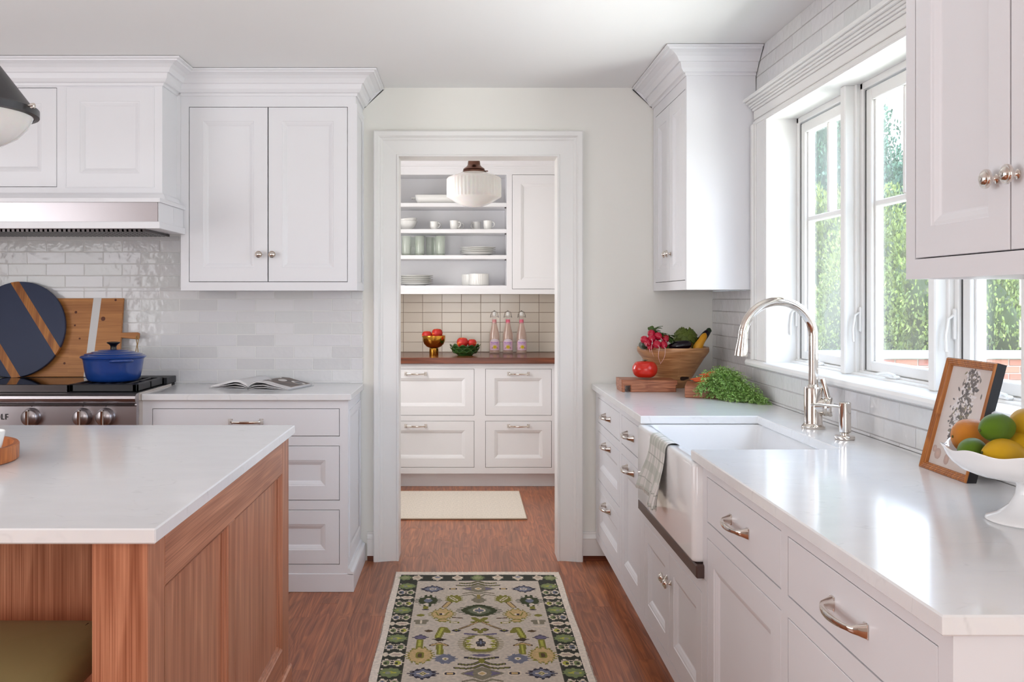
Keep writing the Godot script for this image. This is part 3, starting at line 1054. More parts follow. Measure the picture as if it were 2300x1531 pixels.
func build_window() -> void:
	var w := frame_node("window_1")
	var cas := MB.new()
	for side in 2:
		var a := 3.972 if side == 0 else 2.148
		var s := 1.0 if side == 0 else -1.0
		var wd := 0.177 if side == 0 else 0.112
		for q in [[0.0, 0.022, 1.299], [0.022, 0.03, 1.306], [0.03, wd - 0.04, 1.302], [wd - 0.04, wd - 0.03, 1.297], [wd - 0.03, wd, 1.287]]:
			var z0: float = -(a + s * q[0])
			var z1: float = -(a + s * q[1])
			cas.box(Vector3(q[2], 1.116, minf(z0, z1)), Vector3(1.3266, 2.17, maxf(z0, z1)), 0.003)
	put("side_casing", cas.done(), M.trim, w)
	cas = MB.new()
	for q in [[2.167, 2.185, 1.299], [2.185, 2.193, 1.306], [2.193, 2.232, 1.302], [2.232, 2.243, 1.295], [2.243, 2.252, 1.287], [2.252, 2.262, 1.28], [2.262, 2.272, 1.268], [2.272, 2.287, 1.257]]:
		cas.box(Vector3(q[2], q[0], -4.15 - (1.3 - q[2]) * 0.3), Vector3(1.3266, q[1], -2.035), 0.0025)
	put("head_casing", cas.done(), M.trim, w)
	var m := MB.new()
	m.xf = Transform3D(Basis(Vector3(1, 0, 0), Vector3(0, 1, 0), Vector3(0, 0, 1)), Vector3.ZERO)
	m.extrude(v2([1.288, 1.087, 1.42, 1.087, 1.42, 1.116, 1.288, 1.116, 1.281, 1.112, 1.278, 1.1015, 1.281, 1.091]), -4.205, -1.985, 0.003)
	put("stool", m.done(), M.trim, w)
	m = MB.new()
	m.box(Vector3(1.3, 1.116, -3.985), Vector3(1.478, 2.165, -3.968))
	m.box(Vector3(1.3, 1.116, -2.152), Vector3(1.478, 2.165, -2.135))
	m.box(Vector3(1.3, 2.163, -3.985), Vector3(1.478, 2.18, -2.135))
	m.box(Vector3(1.405, 1.09, -3.985), Vector3(1.48, 1.124, -2.135), 0.003)
	put("jamb", m.done(), M.trim, w)
	for z in [-3.365, -2.725]:
		m = MB.new()
		m.box(Vector3(1.38, 1.116, z - 0.02), Vector3(1.475, 2.165, z + 0.02), 0.004)
		m.box(Vector3(1.415, 1.116, z - 0.034), Vector3(1.475, 2.165, z + 0.034), 0.003)
		put("mullion", m.done(), M.trim, w)
	for b in [[3.968, 3.399], [3.331, 2.759], [2.691, 2.152]]:
		var z0: float = -b[0]
		var z1: float = -b[1]
		# stops, then the sash with stiles, rails and bars
		m = MB.new()
		for q in [[z0, z0 + 0.022], [z1 - 0.022, z1]]:
			m.box(Vector3(1.43, 1.118, q[0]), Vector3(1.475, 2.165, q[1]), 0.003)
		m.box(Vector3(1.43, 2.14, z0), Vector3(1.475, 2.165, z1), 0.003)
		m.box(Vector3(1.425, 1.116, z0), Vector3(1.475, 1.131, z1), 0.003)
		put("frame", m.done(), M.trim, w)
		put("gasket", box_mesh(Vector3(1.439, 1.135, z0 + 0.0235), Vector3(1.46, 2.137, z0 + 0.027)), mat(Color(0.3, 0.3, 0.3), 0.8), w)
		var s := Node3D.new()
		s.name = "sash"
		w.add_child(s, true)
		var a0 := z0 + 0.027
		var a1 := z1 - 0.025
		m = MB.new()
		for q in [[a0, a0 + 0.042], [a1 - 0.042, a1]]:
			m.box(Vector3(1.44, 1.133, q[0]), Vector3(1.482, 2.136, q[1]), 0.003)
		m.box(Vector3(1.44, 1.133, a0 + 0.042), Vector3(1.482, 1.168, a1 - 0.042), 0.003)
		m.box(Vector3(1.44, 2.094, a0 + 0.042), Vector3(1.482, 2.136, a1 - 0.042), 0.003)
		for q in [[a0 + 0.042, a0 + 0.052], [a1 - 0.052, a1 - 0.042]]:
			m.box(Vector3(1.452, 1.168, q[0]), Vector3(1.48, 2.094, q[1]), 0.002)
		put("stile_and_rail", m.done(), M.trim, s)
		put("pane", box_mesh(Vector3(1.466, 1.163, a0 + 0.04), Vector3(1.47, 2.1, a1 - 0.04)), M.glass, s)
		put("muntin", box_mesh(Vector3(1.452, 1.715, a0 + 0.045), Vector3(1.486, 1.737, a1 - 0.045), 0.004), M.trim, s)
		var mid := (a0 + a1) / 2
		put("muntin", box_mesh(Vector3(1.452, 1.737, mid - 0.011), Vector3(1.486, 2.094, mid + 0.011), 0.004), M.trim, s)
		# crank on the sill of the frame
		var cz := lerpf(z0, z1, 0.5)
		m = MB.new()
		m.box(Vector3(1.408, 1.1235, cz - 0.05), Vector3(1.43, 1.1365, cz + 0.03), 0.005)
		m.tube([Vector3(1.412, 1.1375, cz + 0.02), Vector3(1.404, 1.142, cz - 0.01), Vector3(1.402, 1.138, cz - 0.06), Vector3(1.404, 1.134, cz - 0.085)], [0.006, 0.005, 0.005, 0.007], 0.004, 8)
		put("crank", m.done(), M.trim, w)
		m = MB.new()
		m.box(Vector3(1.422, 1.27, z0 + 0.002), Vector3(1.431, 1.36, z0 + 0.018), 0.003)
		m.tube([Vector3(1.422, 1.34, z0 + 0.01), Vector3(1.408, 1.33, z0 + 0.01), Vector3(1.4, 1.28, z0 + 0.01), Vector3(1.402, 1.235, z0 + 0.01)], [0.006, 0.006, 0.005, 0.006], 0.004, 8)
		put("latch", m.done(), M.trim, w)


func build_sink() -> void:
	var x0 := 0.667
	var x1 := 1.17
	var z0 := -3.556
	var z1 := -2.695
	var m := MB.new()
	var L := []
	L.append(m.rrect(x0 + 0.008, x1 - 0.008, z0 + 0.008, z1 - 0.008, 0.012, 0.617))
	L.append(m.rrect(x0 + 0.002, x1 - 0.002, z0 + 0.002, z1 - 0.002, 0.014, 0.62))
	L.append(m.rrect(x0, x1, z0, z1, 0.016, 0.627))
	L.append(m.rrect(x0, x1, z0, z1, 0.016, 0.895))
	L.append(m.rrect(x0 + 0.003, x1 - 0.003, z0 + 0.003, z1 - 0.003, 0.016, 0.9035))
	L.append(m.rrect(x0 + 0.01, x1 - 0.01, z0 + 0.01, z1 - 0.01, 0.016, 0.907))
	L.append(m.rrect(x0 + 0.042, x1 - 0.03, z0 + 0.018, z1 - 0.03, 0.03, 0.907))
	L.append(m.rrect(x0 + 0.049, x1 - 0.035, z0 + 0.024, z1 - 0.035, 0.03, 0.9))
	L.append(m.rrect(x0 + 0.055, x1 - 0.04, z0 + 0.03, z1 - 0.04, 0.035, 0.72))
	L.append(m.rrect(x0 + 0.075, x1 - 0.06, z0 + 0.05, z1 - 0.06, 0.035, 0.695))
	m.loops(L)
	var s := thing("farmhouse_sink", "glossy white farmhouse apron sink with a towel over its front edge", "sink")
	put("basin", m.done(), M.porcelain, s)
	put("drain", lathe_mesh(v2([0.0, 0.6965, 0.03, 0.6965, 0.042, 0.699, 0.045, 0.697, 0.045, 0.694]), 24), M.nickel, s, Vector3(0.93, 0, -3.12))

	# faucet
	var f := thing("faucet", "polished nickel gooseneck pull-down kitchen faucet standing behind the sink", "faucet", Vector3(1.212, 0.94, -3.2))
	put("body", lathe_mesh(v2([0.0, 0.0, 0.038, 0.0, 0.039, 0.003, 0.039, 0.008, 0.036, 0.011, 0.034, 0.0125, 0.031, 0.016, 0.0305, 0.02, 0.0305, 0.138, 0.029, 0.142, 0.022, 0.145, 0.02, 0.148, 0.0175, 0.15, 0.0165, 0.152]), 36, 35.0), M.nickel, f)
	var pts := [Vector3(0, 0.15, 0)]
	pts.append(Vector3(0, 0.2, 0))
	for k in 33:
		var a := deg_to_rad(k * 172.0 / 32)
		pts.append(Vector3(-0.122 + 0.122 * cos(a), 0.318 + 0.122 * sin(a), 0))
	put("spout", tube_mesh(pts, 0.0158, null, 20, Vector3(0, 0, 1)), M.nickel, f)
	var m2 := MB.new()
	m2.xf = Transform3D(Basis(Vector3(0, 0, 1), -0.1) * Basis(Vector3.RIGHT, PI), Vector3(-0.2428, 0.34, 0))
	m2.lathe(v2([0.0, 0.0, 0.0158, 0.0, 0.0165, 0.004, 0.0158, 0.012, 0.0163, 0.0145, 0.0165, 0.03, 0.0205, 0.062, 0.0222, 0.086, 0.0222, 0.09, 0.018, 0.0905, 0.0, 0.089]), 28, 35.0)
	put("spray_head", m2.done(), M.nickel, f)
	var mb := MB.new()
	mb.xf = Transform3D(Basis(Vector3.UP, -0.5) * Basis(Vector3(0, 0, 1), -PI / 2), Vector3(0, 0.077, 0))
	mb.lathe(v2([0.0, 0.0, 0.029, 0.0, 0.031, 0.034, 0.033, 0.036, 0.0335, 0.042, 0.0325, 0.044, 0.0325, 0.05, 0.034, 0.052, 0.034, 0.058, 0.03, 0.063, 0.0, 0.064]), 30, 35.0)
	put("valve", mb.done(), M.nickel, f)
	put("lever", tube_mesh([Vector3(0.047, 0.085, 0.026), Vector3(0.038, 0.12, 0.022), Vector3(0.026, 0.172, 0.014)], [0.0105, 0.0095, 0.0088], [0.0105, 0.0095, 0.0088], 16), M.nickel, f)

	var p := thing("soap_dispenser", "polished nickel soap dispenser with a long thin spout, on the counter nearer than the faucet", "dispenser", Vector3(1.216, 0.94, -2.945))
	put("base", lathe_mesh(v2([0.0, 0.0, 0.03, 0.0, 0.0325, 0.003, 0.0325, 0.0105, 0.03, 0.0125, 0.014, 0.013, 0.0125, 0.026]), 8, 20.0), M.nickel, p)
	put("pump", lathe_mesh(v2([0.0, 0.02, 0.0135, 0.02, 0.0185, 0.024, 0.0185, 0.116, 0.0165, 0.1185, 0.0, 0.119]), 32, 35.0), M.nickel, p)
	put("spout", tube_mesh([Vector3(0, 0.103, 0), Vector3(-0.05, 0.108, 0), Vector3(-0.1, 0.112, 0), Vector3(-0.108, 0.1085, 0)], 0.0042, null, 12), M.nickel, p)


func build_island() -> void:
	var o := thing("kitchen_island", "reddish wood kitchen island with framed end panels and an open knee space", "island", Vector3(0, 0, 0))
	var xr := -0.622
	# near corner post
	put("corner_post", box_mesh(Vector3(-0.732, 0.0, -1.915), Vector3(xr, 0.9095, -1.81), 0.002), M.walnut, o)
	put("top_rail", box_mesh(Vector3(-0.66, 0.792, -3.15), Vector3(xr, 0.9095, -1.915), 0.001), M.walnut_flat, o)
	put("bottom_rail", box_mesh(Vector3(-0.66, 0.0, -3.15), Vector3(xr, 0.19, -1.915), 0.001), M.walnut_flat, o)
	put("mullion", box_mesh(Vector3(-0.66, 0.19, -2.5), Vector3(xr, 0.792, -2.43), 0.001), M.walnut, o)
	put("end_stile", box_mesh(Vector3(-0.72, 0.0, -3.262), Vector3(xr, 0.9095, -3.15), 0.002), M.walnut, o)
	for q in [[-2.43, -1.915], [-3.15, -2.5]]:
		var zc: float = (q[0] + q[1]) / 2
		var pn := put("end_panel", box_mesh(Vector3(-0.66, 0.19, q[0]), Vector3(xr - 0.016, 0.792, q[1])), M.walnut, o)
		var m := MB.new()
		m.xf = Transform3D(Basis(Vector3.UP, PI / 2), Vector3(xr, 0.491, zc))
		m.rings(q[1] - q[0], 0.602, [[0.0, 0.0], [0.003, -0.003], [0.007, -0.0045], [0.009, -0.009], [0.015, -0.012], [0.017, -0.016]], false)
		put("panel_moulding", m.done(), M.walnut, pn)
	put("base_moulding", box_mesh(Vector3(-0.7, 0.0, -3.27), Vector3(xr + 0.012, 0.1, -1.802), 0.006), M.walnut_flat, o)
	put("back_panel", box_mesh(Vector3(-2.7, 0.0, -2.26), Vector3(-0.66, 0.9, -2.24)), M.walnut, o)
	put("carcass", box_mesh(Vector3(-2.7, 0.0, -3.25), Vector3(-0.722, 0.905, -2.261)), M.walnut, o)
	put("corner_post", box_mesh(Vector3(-2.7, 0.0, -1.915), Vector3(-2.59, 0.9095, -1.81), 0.002), M.walnut, o)
	tag(put("island_top", box_mesh(Vector3(-2.73, 0.9095, -3.28), Vector3(-0.602, 0.94, -1.797), 0.003), M.quartz), "broad white veined quartz top of the wooden island", "countertop")

	var s := thing("counter_stool", "olive green leather counter stool tucked under the island beside the corner post", "stool", Vector3(-1.09, 0, -1.87))
	var lm := mat(Color(0.58, 0.52, 0.35), 0.45)
	var m := MB.new()
	var L := []
	for q in [[0.03, 0.575], [0.006, 0.578], [0.0, 0.59], [0.0, 0.625], [0.008, 0.643], [0.026, 0.651], [0.05, 0.654], [0.12, 0.659], [0.2, 0.66]]:
		L.append(m.rrect(-0.29 + q[0], 0.29 - q[0], -0.27 + q[0], 0.27 - q[0], maxf(0.05 - q[0] * 0.3, 0.004), q[1]))
	m.loops(L)
	var seat := put("seat", m.done(), lm, s)
	var st := MB.new()
	for e in [0.236, 0.25]:
		for k in 56:
			var z := -0.22 + k * 0.008
			st.box(Vector3(e, 0.6525 if e < 0.24 else 0.6495, z), Vector3(e + 0.0024, 0.6538 if e < 0.24 else 0.6518, z + 0.005))
	var so := put("stitching", st.done(), mat(Color(0.22, 0.18, 0.09), 0.7), seat)
	so.set_meta("kind", "stuff")
	for sx in [-0.25, 0.25]:
		for sz in [-0.23, 0.23]:
			put("leg", box_mesh(Vector3(sx - 0.02, 0, sz - 0.02), Vector3(sx + 0.02, 0.577, sz + 0.02), 0.004), M.walnut, s)
	put("stretcher", box_mesh(Vector3(-0.25, 0.2, 0.215), Vector3(0.25, 0.235, 0.245), 0.004), M.walnut, s)

	# pendant lamp over the island
	var p := thing("pendant_lamp", "dark metal cone pendant lamp with a white glass diffuser hanging over the island", "lamp", Vector3(-1.39, 1.897, -2.54))
	var shade := mat(Color(0.27, 0.27, 0.28), 0.35, 0.6)
	put("shade", lathe_mesh(v2([0.186, 0.0, 0.2, 0.002, 0.2005, 0.021, 0.197, 0.0245, 0.187, 0.026, 0.045, 0.215, 0.045, 0.25, 0.03, 0.262, 0.0, 0.262]), 56, 30.0), shade, p)
	put("diffuser", lathe_mesh(v2([0.0, -0.1, 0.03, -0.0985, 0.07, -0.092, 0.11, -0.078, 0.145, -0.056, 0.172, -0.026, 0.184, 0.0, 0.188, 0.006]), 56, 60.0), M.milk, p)
	put("stem", lathe_mesh(v2([0.0, 0.26, 0.008, 0.26, 0.008, 0.595, 0.05, 0.595, 0.05, 0.613, 0.0, 0.613]), 20), shade, p)
	for k in 3:
		var a := TAU * k / 3 + 0.12
		var b := MB.new()
		b.xf = Transform3D(Basis(Vector3.UP, -a) * Basis(Vector3(0, 0, 1), -PI / 2), Vector3(cos(a) * 0.199, 0.018, sin(a) * 0.199))
		b.lathe(v2([0.0, 0.0, 0.0035, 0.0, 0.0035, 0.01, 0.0075, 0.0105, 0.0075, 0.019, 0.005, 0.021, 0.0, 0.021]), 10)
		put("thumb_screw", b.done(), M.nickel, p)

	# tray with cup
	var t := thing("tray", "round wooden tray with a cut-out handle on the island top", "tray", Vector3(-1.462, 0.94, -2.52))
	put("rim", lathe_mesh(v2([0.0, 0.0, 0.215, 0.0, 0.221, 0.004, 0.222, 0.042, 0.219, 0.0455, 0.208, 0.0455, 0.205, 0.042, 0.205, 0.008]), 64), M.tray_wood, t)
	put("lining", lathe_mesh(v2([0.205, 0.0115, 0.0, 0.0115]), 48), mat(Color(0.88, 0.86, 0.82), 0.5), t)
	var hm := MB.new()
	for k in 9:
		var a := -0.16 + k * 0.04
		hm.box(Vector3(0.2215 * cos(a) - 0.001, 0.014 + 0.006 * absf(k - 4) / 4.0, 0.2215 * sin(a) - 0.0046), Vector3(0.2215 * cos(a) + 0.0012, 0.034 - 0.006 * absf(k - 4) / 4.0, 0.2215 * sin(a) + 0.0046))
	put("handle_hole", hm.done(), mat(Color(0.2, 0.11, 0.07), 0.8), t).rotation.y = -0.75
	put_on_tray(t)


func put_on_tray(_t: Node3D) -> void:
	var c := thing("cup", "small white cup standing on the round tray at the left edge", "cup", Vector3(-1.293, 0.952, -2.5))
	put("body", lathe_mesh(v2([0.0, 0.0, 0.024, 0.0, 0.026, 0.003, 0.036, 0.04, 0.044, 0.077, 0.0425, 0.078, 0.034, 0.04, 0.024, 0.008, 0.0, 0.007]), 32, 60.0), M.china, c)
	put("handle", tube_mesh([Vector3(-0.036, 0.04, 0), Vector3(-0.055, 0.038, 0), Vector3(-0.056, 0.02, 0), Vector3(-0.033, 0.012, 0)], 0.004, null, 8), M.china, c)

# ============================================================ rug


var ru := PackedByteArray()
const RW := 206
const RH := 550
const RS := 0.004


func rpx(x: int, y: int, c: Color) -> void:
	if x >= 0 and x < RW and y >= 0 and y < RH:
		var o := (y * RW + x) * 3
		ru[o] = int(c.r * 255)
		ru[o + 1] = int(c.g * 255)
		ru[o + 2] = int(c.b * 255)


# toothed blob: p shapes it (1 diamond, 2 ellipse, 4 box)
func rblob(u: float, v: float, hu: float, hv: float, c: Color, p := 2.0, teeth := 0, amp := 0.0) -> void:
	var xa := int((u - hu * (1 + amp)) / RS) - 1
	var xb := int((u + hu * (1 + amp)) / RS) + 1
	for y in range(int((v - hv * (1 + amp)) / RS) - 1, int((v + hv * (1 + amp)) / RS) + 2):
		for x in range(xa, xb + 1):
			var dx := ((x + 0.5) * RS - u) / hu
			var dy := ((y + 0.5) * RS - v) / hv
			if teeth > 0:
				# woven serration: rows step in and out, the more the farther from the middle row
				dx /= 1.0 + amp * (0.8 if posmod(y, 5) < 2 else -0.5)
				dy /= 1.0 + amp * 0.6 * (1.0 if posmod(x, 6) < 3 else -1.0)
			var r := pow(absf(dx), p) + pow(absf(dy), p)
			if r < 1.0:
				rpx(x + RW / 2, y, c)
				rpx(RW / 2 - 1 - x, y, c)


func rline(pts: Array, wd: float, c: Color) -> void:
	for i in pts.size() - 1:
		var a: Vector2 = pts[i]
		var b: Vector2 = pts[i + 1]
		var n := int((b - a).length() / RS * 1.5) + 1
		for k in n + 1:
			var q := a.lerp(b, float(k) / n)
			rblob(q.x, q.y, wd, wd, c, 4.0)


func rug_tex() -> ImageTexture:
	ru.resize(RW * RH * 3)
	var edge := Color(0.92, 0.87, 0.81)
	var field := Color(0.81, 0.76, 0.7)
	var dark := Color(0.2, 0.205, 0.17)
	var olive := Color(0.52, 0.5, 0.2)
	var lime := Color(0.7, 0.69, 0.3)
	var leaf := Color(0.49, 0.53, 0.35)
	var moss := Color(0.24, 0.27, 0.16)
	var tan := Color(0.8, 0.68, 0.48)
	var slate := Color(0.46, 0.47, 0.53)
	var plum := Color(0.44, 0.4, 0.5)
	var ink := Color(0.19, 0.17, 0.22)
	var cream := Color(0.88, 0.82, 0.74)
	var stone := Color(0.53, 0.5, 0.42)
	var brown := Color(0.35, 0.27, 0.17)
	for y in RH:
		for x in RW:
			var u := absf((x + 0.5 - RW / 2.0) * RS)
			var v := (y + 0.5) * RS
			var c := edge
			if u < 0.386 and v > 0.046 and v < 2.15:
				c = dark
			if u < 0.296 and v > 0.148 and v < 2.05:
				c = field
			elif u < 0.302 and v > 0.143 and v < 2.056:
				c = Color(0.28, 0.27, 0.22)
			rpx(x, y, c)
	for rep in 3:
		var o := -0.992 + rep * 0.992
		# all motifs of one repeat, v measured from the far edge of the rug
		for q in [[0.217, 0.272], [0.22, 1.264]] if rep == 1 else [[0.22, 1.264]]:
			var v: float = q[1] + (0.0 if rep == 1 else o)
			if v < 0.16 or v > 2.1:
				continue
			rblob(q[0], v, 0.055, 0.05, ink, 1.3, 16, 0.16)
			rblob(q[0], v, 0.043, 0.038, slate, 1.3, 16, 0.14)
			rblob(q[0], v, 0.02, 0.019, cream, 1.2, 8, 0.2)
			rblob(q[0], v, 0.013, 0.012, olive if rep != 1 or v > 1 else slate, 1.2)
			rblob(q[0], v, 0.004, 0.004, cream, 4.0)
			# boxes and the centre diamond
			rblob(0.12, v, 0.024, 0.02, cream, 4.0)
			rblob(0.12, v, 0.02, 0.0135, ink, 3.0)
			rblob(0.12, v, 0.013, 0.007, tan, 4.0)
			rblob(0.0, v, 0.082, 0.055, stone, 1.1, 0)
			rblob(0.03, v, 0.04, 0.02, plum, 1.3)
			rblob(0.0, v, 0.035, 0.06, stone, 1.6)
			rblob(0.0, v, 0.019, 0.02, cream, 1.2)
			rblob(0.0, v, 0.011, 0.011, tan, 1.4)
			# paired curved stems above it
			for s in [[-0.075, 0.0], [-0.11, 0.03]]:
				var pts := [Vector2(0.004, v + s[0] - 0.004), Vector2(0.03, v + s[0] + 0.022), Vector2(0.06, v + s[0] + 0.03), Vector2(0.1 - s[1] * 0.5, v + s[0] + 0.022)]
				rline(pts, 0.0075, ink)
				rline(pts, 0.003, olive)
			# and the grey stems below
			rline([Vector2(0.005, v + 0.075), Vector2(0.035, v + 0.055), Vector2(0.07, v + 0.07)], 0.006, stone)
			rline([Vector2(0.01, v + 0.12), Vector2(0.03, v + 0.085), Vector2(0.075, v + 0.1)], 0.005, stone)
		var b := o
		if rep == 0:
			continue
		b = 0.0 if rep == 1 else 0.992
		rblob(0.233, b + 0.443, 0.052, 0.075, moss, 1.5, 14, 0.28)
		rblob(0.233, b + 0.443, 0.02, 0.028, slate, 1.5)
		rblob(0.233, b + 0.415, 0.012, 0.01, cream, 1.2)
		rblob(0.24, b + 0.492, 0.014, 0.016, cream, 1.2)
		rblob(0.24, b + 0.54, 0.011, 0.02, olive, 4.0)
		rblob(0.24, b + 0.565, 0.018, 0.008, ink, 1.4)
		rblob(0.114, b + 0.42, 0.036, 0.05, olive, 3.0, 6, 0.2)
		rline([Vector2(0.127, b + 0.4), Vector2(0.104, b + 0.44)], 0.009, cream)
		rline([Vector2(0.127, b + 0.4), Vector2(0.104, b + 0.44)], 0.0035, olive)
		rblob(0.0, b + 0.435, 0.034, 0.042, stone, 1.4, 10, 0.2)
		rblob(0.0, b + 0.39, 0.01, 0.03, Color(0.6, 0.53, 0.28), 4.0)
		rblob(0.0, b + 0.578, 0.09, 0.07, moss, 1.5, 18, 0.22)
		rblob(0.0, b + 0.578, 0.052, 0.05, Color(0.43, 0.45, 0.36), 1.4, 8, 0.1)
		rblob(0.0, b + 0.575, 0.027, 0.024, cream, 3.0)
		rblob(0.0, b + 0.575, 0.012, 0.038, cream, 3.0)
		rblob(0.0, b + 0.578, 0.02, 0.016, slate, 3.0)
		rblob(0.0, b + 0.575, 0.006, 0.03, slate, 3.0)
		rblob(0.009, b + 0.588, 0.004, 0.006, moss, 4.0)
		rline([Vector2(0.135, b + 0.47), Vector2(0.155, b + 0.53)], 0.012, brown)
		rline([Vector2(0.135, b + 0.47), Vector2(0.155, b + 0.53)], 0.008, tan)
		rblob(0.163, b + 0.625, 0.056, 0.075, olive, 1.6, 12, 0.18)
		rblob(0.163, b + 0.625, 0.048, 0.065, tan, 1.6, 12, 0.18)
		rline([Vector2(0.135, b + 0.6), Vector2(0.15, b + 0.64), Vector2(0.18, b + 0.645), Vector2(0.192, b + 0.6)], 0.003, olive)
		rblob(0.163, b + 0.625, 0.012, 0.013, cream, 1.2)
		rblob(0.17, b + 0.625, 0.006, 0.01, ink, 4.0)
		rblob(0.158, b + 0.705, 0.03, 0.022, olive, 1.5, 6, 0.2)
		rblob(0.158, b + 0.705, 0.02, 0.012, tan, 1.5)
		rline([Vector2(0.12, b + 0.725), Vector2(0.1, b + 0.73)], 0.011, olive)
		rline([Vector2(0.12, b + 0.725), Vector2(0.1, b + 0.73)], 0.006, cream)
		rline([Vector2(0.115, b + 0.67), Vector2(0.075, b + 0.675)], 0.005, brown)
		rblob(0.258, b + 0.639, 0.018, 0.018, olive, 1.6)
		rblob(0.252, b + 0.71, 0.032, 0.016, stone, 4.0)
		rblob(0.252, b + 0.732, 0.024, 0.022, stone, 4.0)
		rblob(0.252, b + 0.722, 0.005, 0.022, cream, 4.0)
		rline([Vector2(0.275, b + 0.775), Vector2(0.25, b + 0.782), Vector2(0.225, b + 0.775)], 0.004, cream)
		rline([Vector2(0.0, b + 0.715), Vector2(0.025, b + 0.675)], 0.011, olive)
		rline([Vector2(0.0, b + 0.715), Vector2(0.03, b + 0.725)], 0.009, olive)
		rline([Vector2(0.01, b + 0.72), Vector2(0.05, b + 0.77), Vector2(0.085, b + 0.805)], 0.0055, brown)
		rline([Vector2(0.01, b + 0.72), Vector2(0.05, b + 0.77), Vector2(0.085, b + 0.805)], 0.0022, tan)
		rblob(0.1, b + 0.824, 0.022, 0.016, ink, 1.2)
		rblob(0.1, b + 0.82, 0.01, 0.007, olive, 1.2)
		rblob(0.246, b + 0.904, 0.031, 0.031, ink, 1.2, 5, 0.1)
		rblob(0.246, b + 0.904, 0.025, 0.024, plum, 1.2, 5, 0.1)
		rblob(0.215, b + 0.831, 0.02, 0.014, brown, 1.3)
		rline([Vector2(0.158, b + 0.8), Vector2(0.175, b + 0.9)], 0.015, olive)
		rline([Vector2(0.15, b + 0.8), Vector2(0.135, b + 0.84)], 0.012, olive)
		rline([Vector2(0.158, b + 0.8), Vector2(0.175, b + 0.9)], 0.006, lime)
		rline([Vector2(0.128, b + 0.868), Vector2(0.112, b + 0.868)], 0.009, cream)
		rblob(0.168, b + 0.927, 0.028, 0.02, Color(0.24, 0.19, 0.15), 1.2, 7, 0.25)
		rblob(0.02, b + 0.812, 0.017, 0.02, brown, 1.5)
		rblob(0.018, b + 0.812, 0.011, 0.012, olive, 1.5)
		rblob(0.0, b + 0.835, 0.012, 0.02, olive, 2.0)
		rline([Vector2(0.015, b + 0.87), Vector2(0.06, b + 0.86)], 0.008, plum)
		rblob(0.0, b + 0.968, 0.08, 0.088, Color(0.58, 0.54, 0.42), 2.2, 16, 0.22)
		rblob(0.0, b + 0.968, 0.068, 0.08, olive, 2.6, 10, 0.12)
		rblob(0.0, b + 0.955, 0.034, 0.066, cream, 3.0, 12, 0.2)
		rblob(0.0, b + 0.945, 0.055, 0.03, cream, 3.0, 12, 0.22)
		rblob(0.04, b + 1.0, 0.018, 0.016, cream, 3.0, 8, 0.2)
		rblob(0.05, b + 0.94, 0.01, 0.012, lime, 1.2)
		rblob(0.05, b + 1.0, 0.01, 0.012, lime, 1.2)
		rblob(0.0, b + 0.96, 0.02, 0.02, Color(0.25, 0.22, 0.22), 3.0)
		rblob(0.0, b + 0.955, 0.009, 0.044, Color(0.25, 0.22, 0.22), 3.0)
		rblob(0.012, b + 0.985, 0.006, 0.01, Color(0.25, 0.22, 0.22), 3.0)
		rblob(0.0, b + 0.955, 0.004, 0.02, slate, 3.0)
		rblob(0.011, b + 0.958, 0.005, 0.006, slate, 3.0)
		rline([Vector2(0.135, b + 0.99), Vector2(0.167, b + 0.965), Vector2(0.2, b + 0.99)], 0.008, brown)
		rline([Vector2(0.14, b + 0.986), Vector2(0.167, b + 0.967), Vector2(0.195, b + 0.986)], 0.0045, tan)
		rline([Vector2(0.165, b + 0.99), Vector2(0.163, b + 1.07)], 0.014, olive)
		rline([Vector2(0.165, b + 0.99), Vector2(0.163, b + 1.07)], 0.005, lime)
		rline([Vector2(0.245, b + 0.94), Vector2(0.245, b + 1.02)], 0.015, olive)
		rline([Vector2(0.245, b + 0.94), Vector2(0.245, b + 1.02)], 0.006, lime)
		rblob(0.239, b + 1.09, 0.054, 0.085, olive, 1.7, 12, 0.16)
		rblob(0.239, b + 1.09, 0.046, 0.075, tan, 1.7, 12, 0.16)
		rblob(0.239, b + 1.09, 0.016, 0.03, olive, 4.0)
		rblob(0.239, b + 1.092, 0.009, 0.02, brown, 4.0)
		rblob(0.14, b + 1.125, 0.042, 0.048, slate, 1.6, 7, 0.14)
		rblob(0.14, b + 1.125, 0.014, 0.015, cream, 1.6)
		rblob(0.14, b + 1.125, 0.006, 0.007, olive, 1.6)
		rblob(0.0, b + 1.09, 0.042, 0.013, plum, 1.4, 10, 0.2)
		rline([Vector2(0.0, b + 1.13), Vector2(0.06, b + 1.112)], 0.008, ink)
		rline([Vector2(0.0, b + 1.13), Vector2(0.05, b + 1.116)], 0.003, olive)
		rblob(0.0, b + 1.145, 0.013, 0.025, olive, 1.4)
	# border: leaves and white-edged flowers in turn
	for k in 7:
		var v := 0.228 + 0.343 * k
		if v > 2.1:
			break
		rblob(0.342, v, 0.042, 0.043, leaf, 1.7, 14, 0.12)
		rblob(0.344, v, 0.03, 0.012, lime, 1.2, 8, 0.2)
		rblob(0.35, v + 0.003, 0.012, 0.012, Color(0.55, 0.56, 0.5), 1.5)
		rblob(0.375, v - 0.03, 0.004, 0.006, cream, 4.0)
		rblob(0.375, v + 0.035, 0.004, 0.006, cream, 4.0)
		for s in [[0.363, 0.092, slate], [0.321, 0.092, leaf], [0.363, 0.25, leaf], [0.321, 0.25, lime]]:
			rblob(s[0], v + s[1], 0.0195, 0.033, cream, 2.2, 8, 0.25)
			rblob(s[0], v + s[1] + 0.004, 0.013, 0.02, s[2], 2.0)
			rblob(s[0] + 0.004, v + s[1] + 0.006, 0.007, 0.009, dark, 3.0)
			rline([Vector2(s[0] - 0.012, v + s[1] - 0.018), Vector2(s[0] + 0.012, v + s[1] - 0.018)], 0.003, dark)
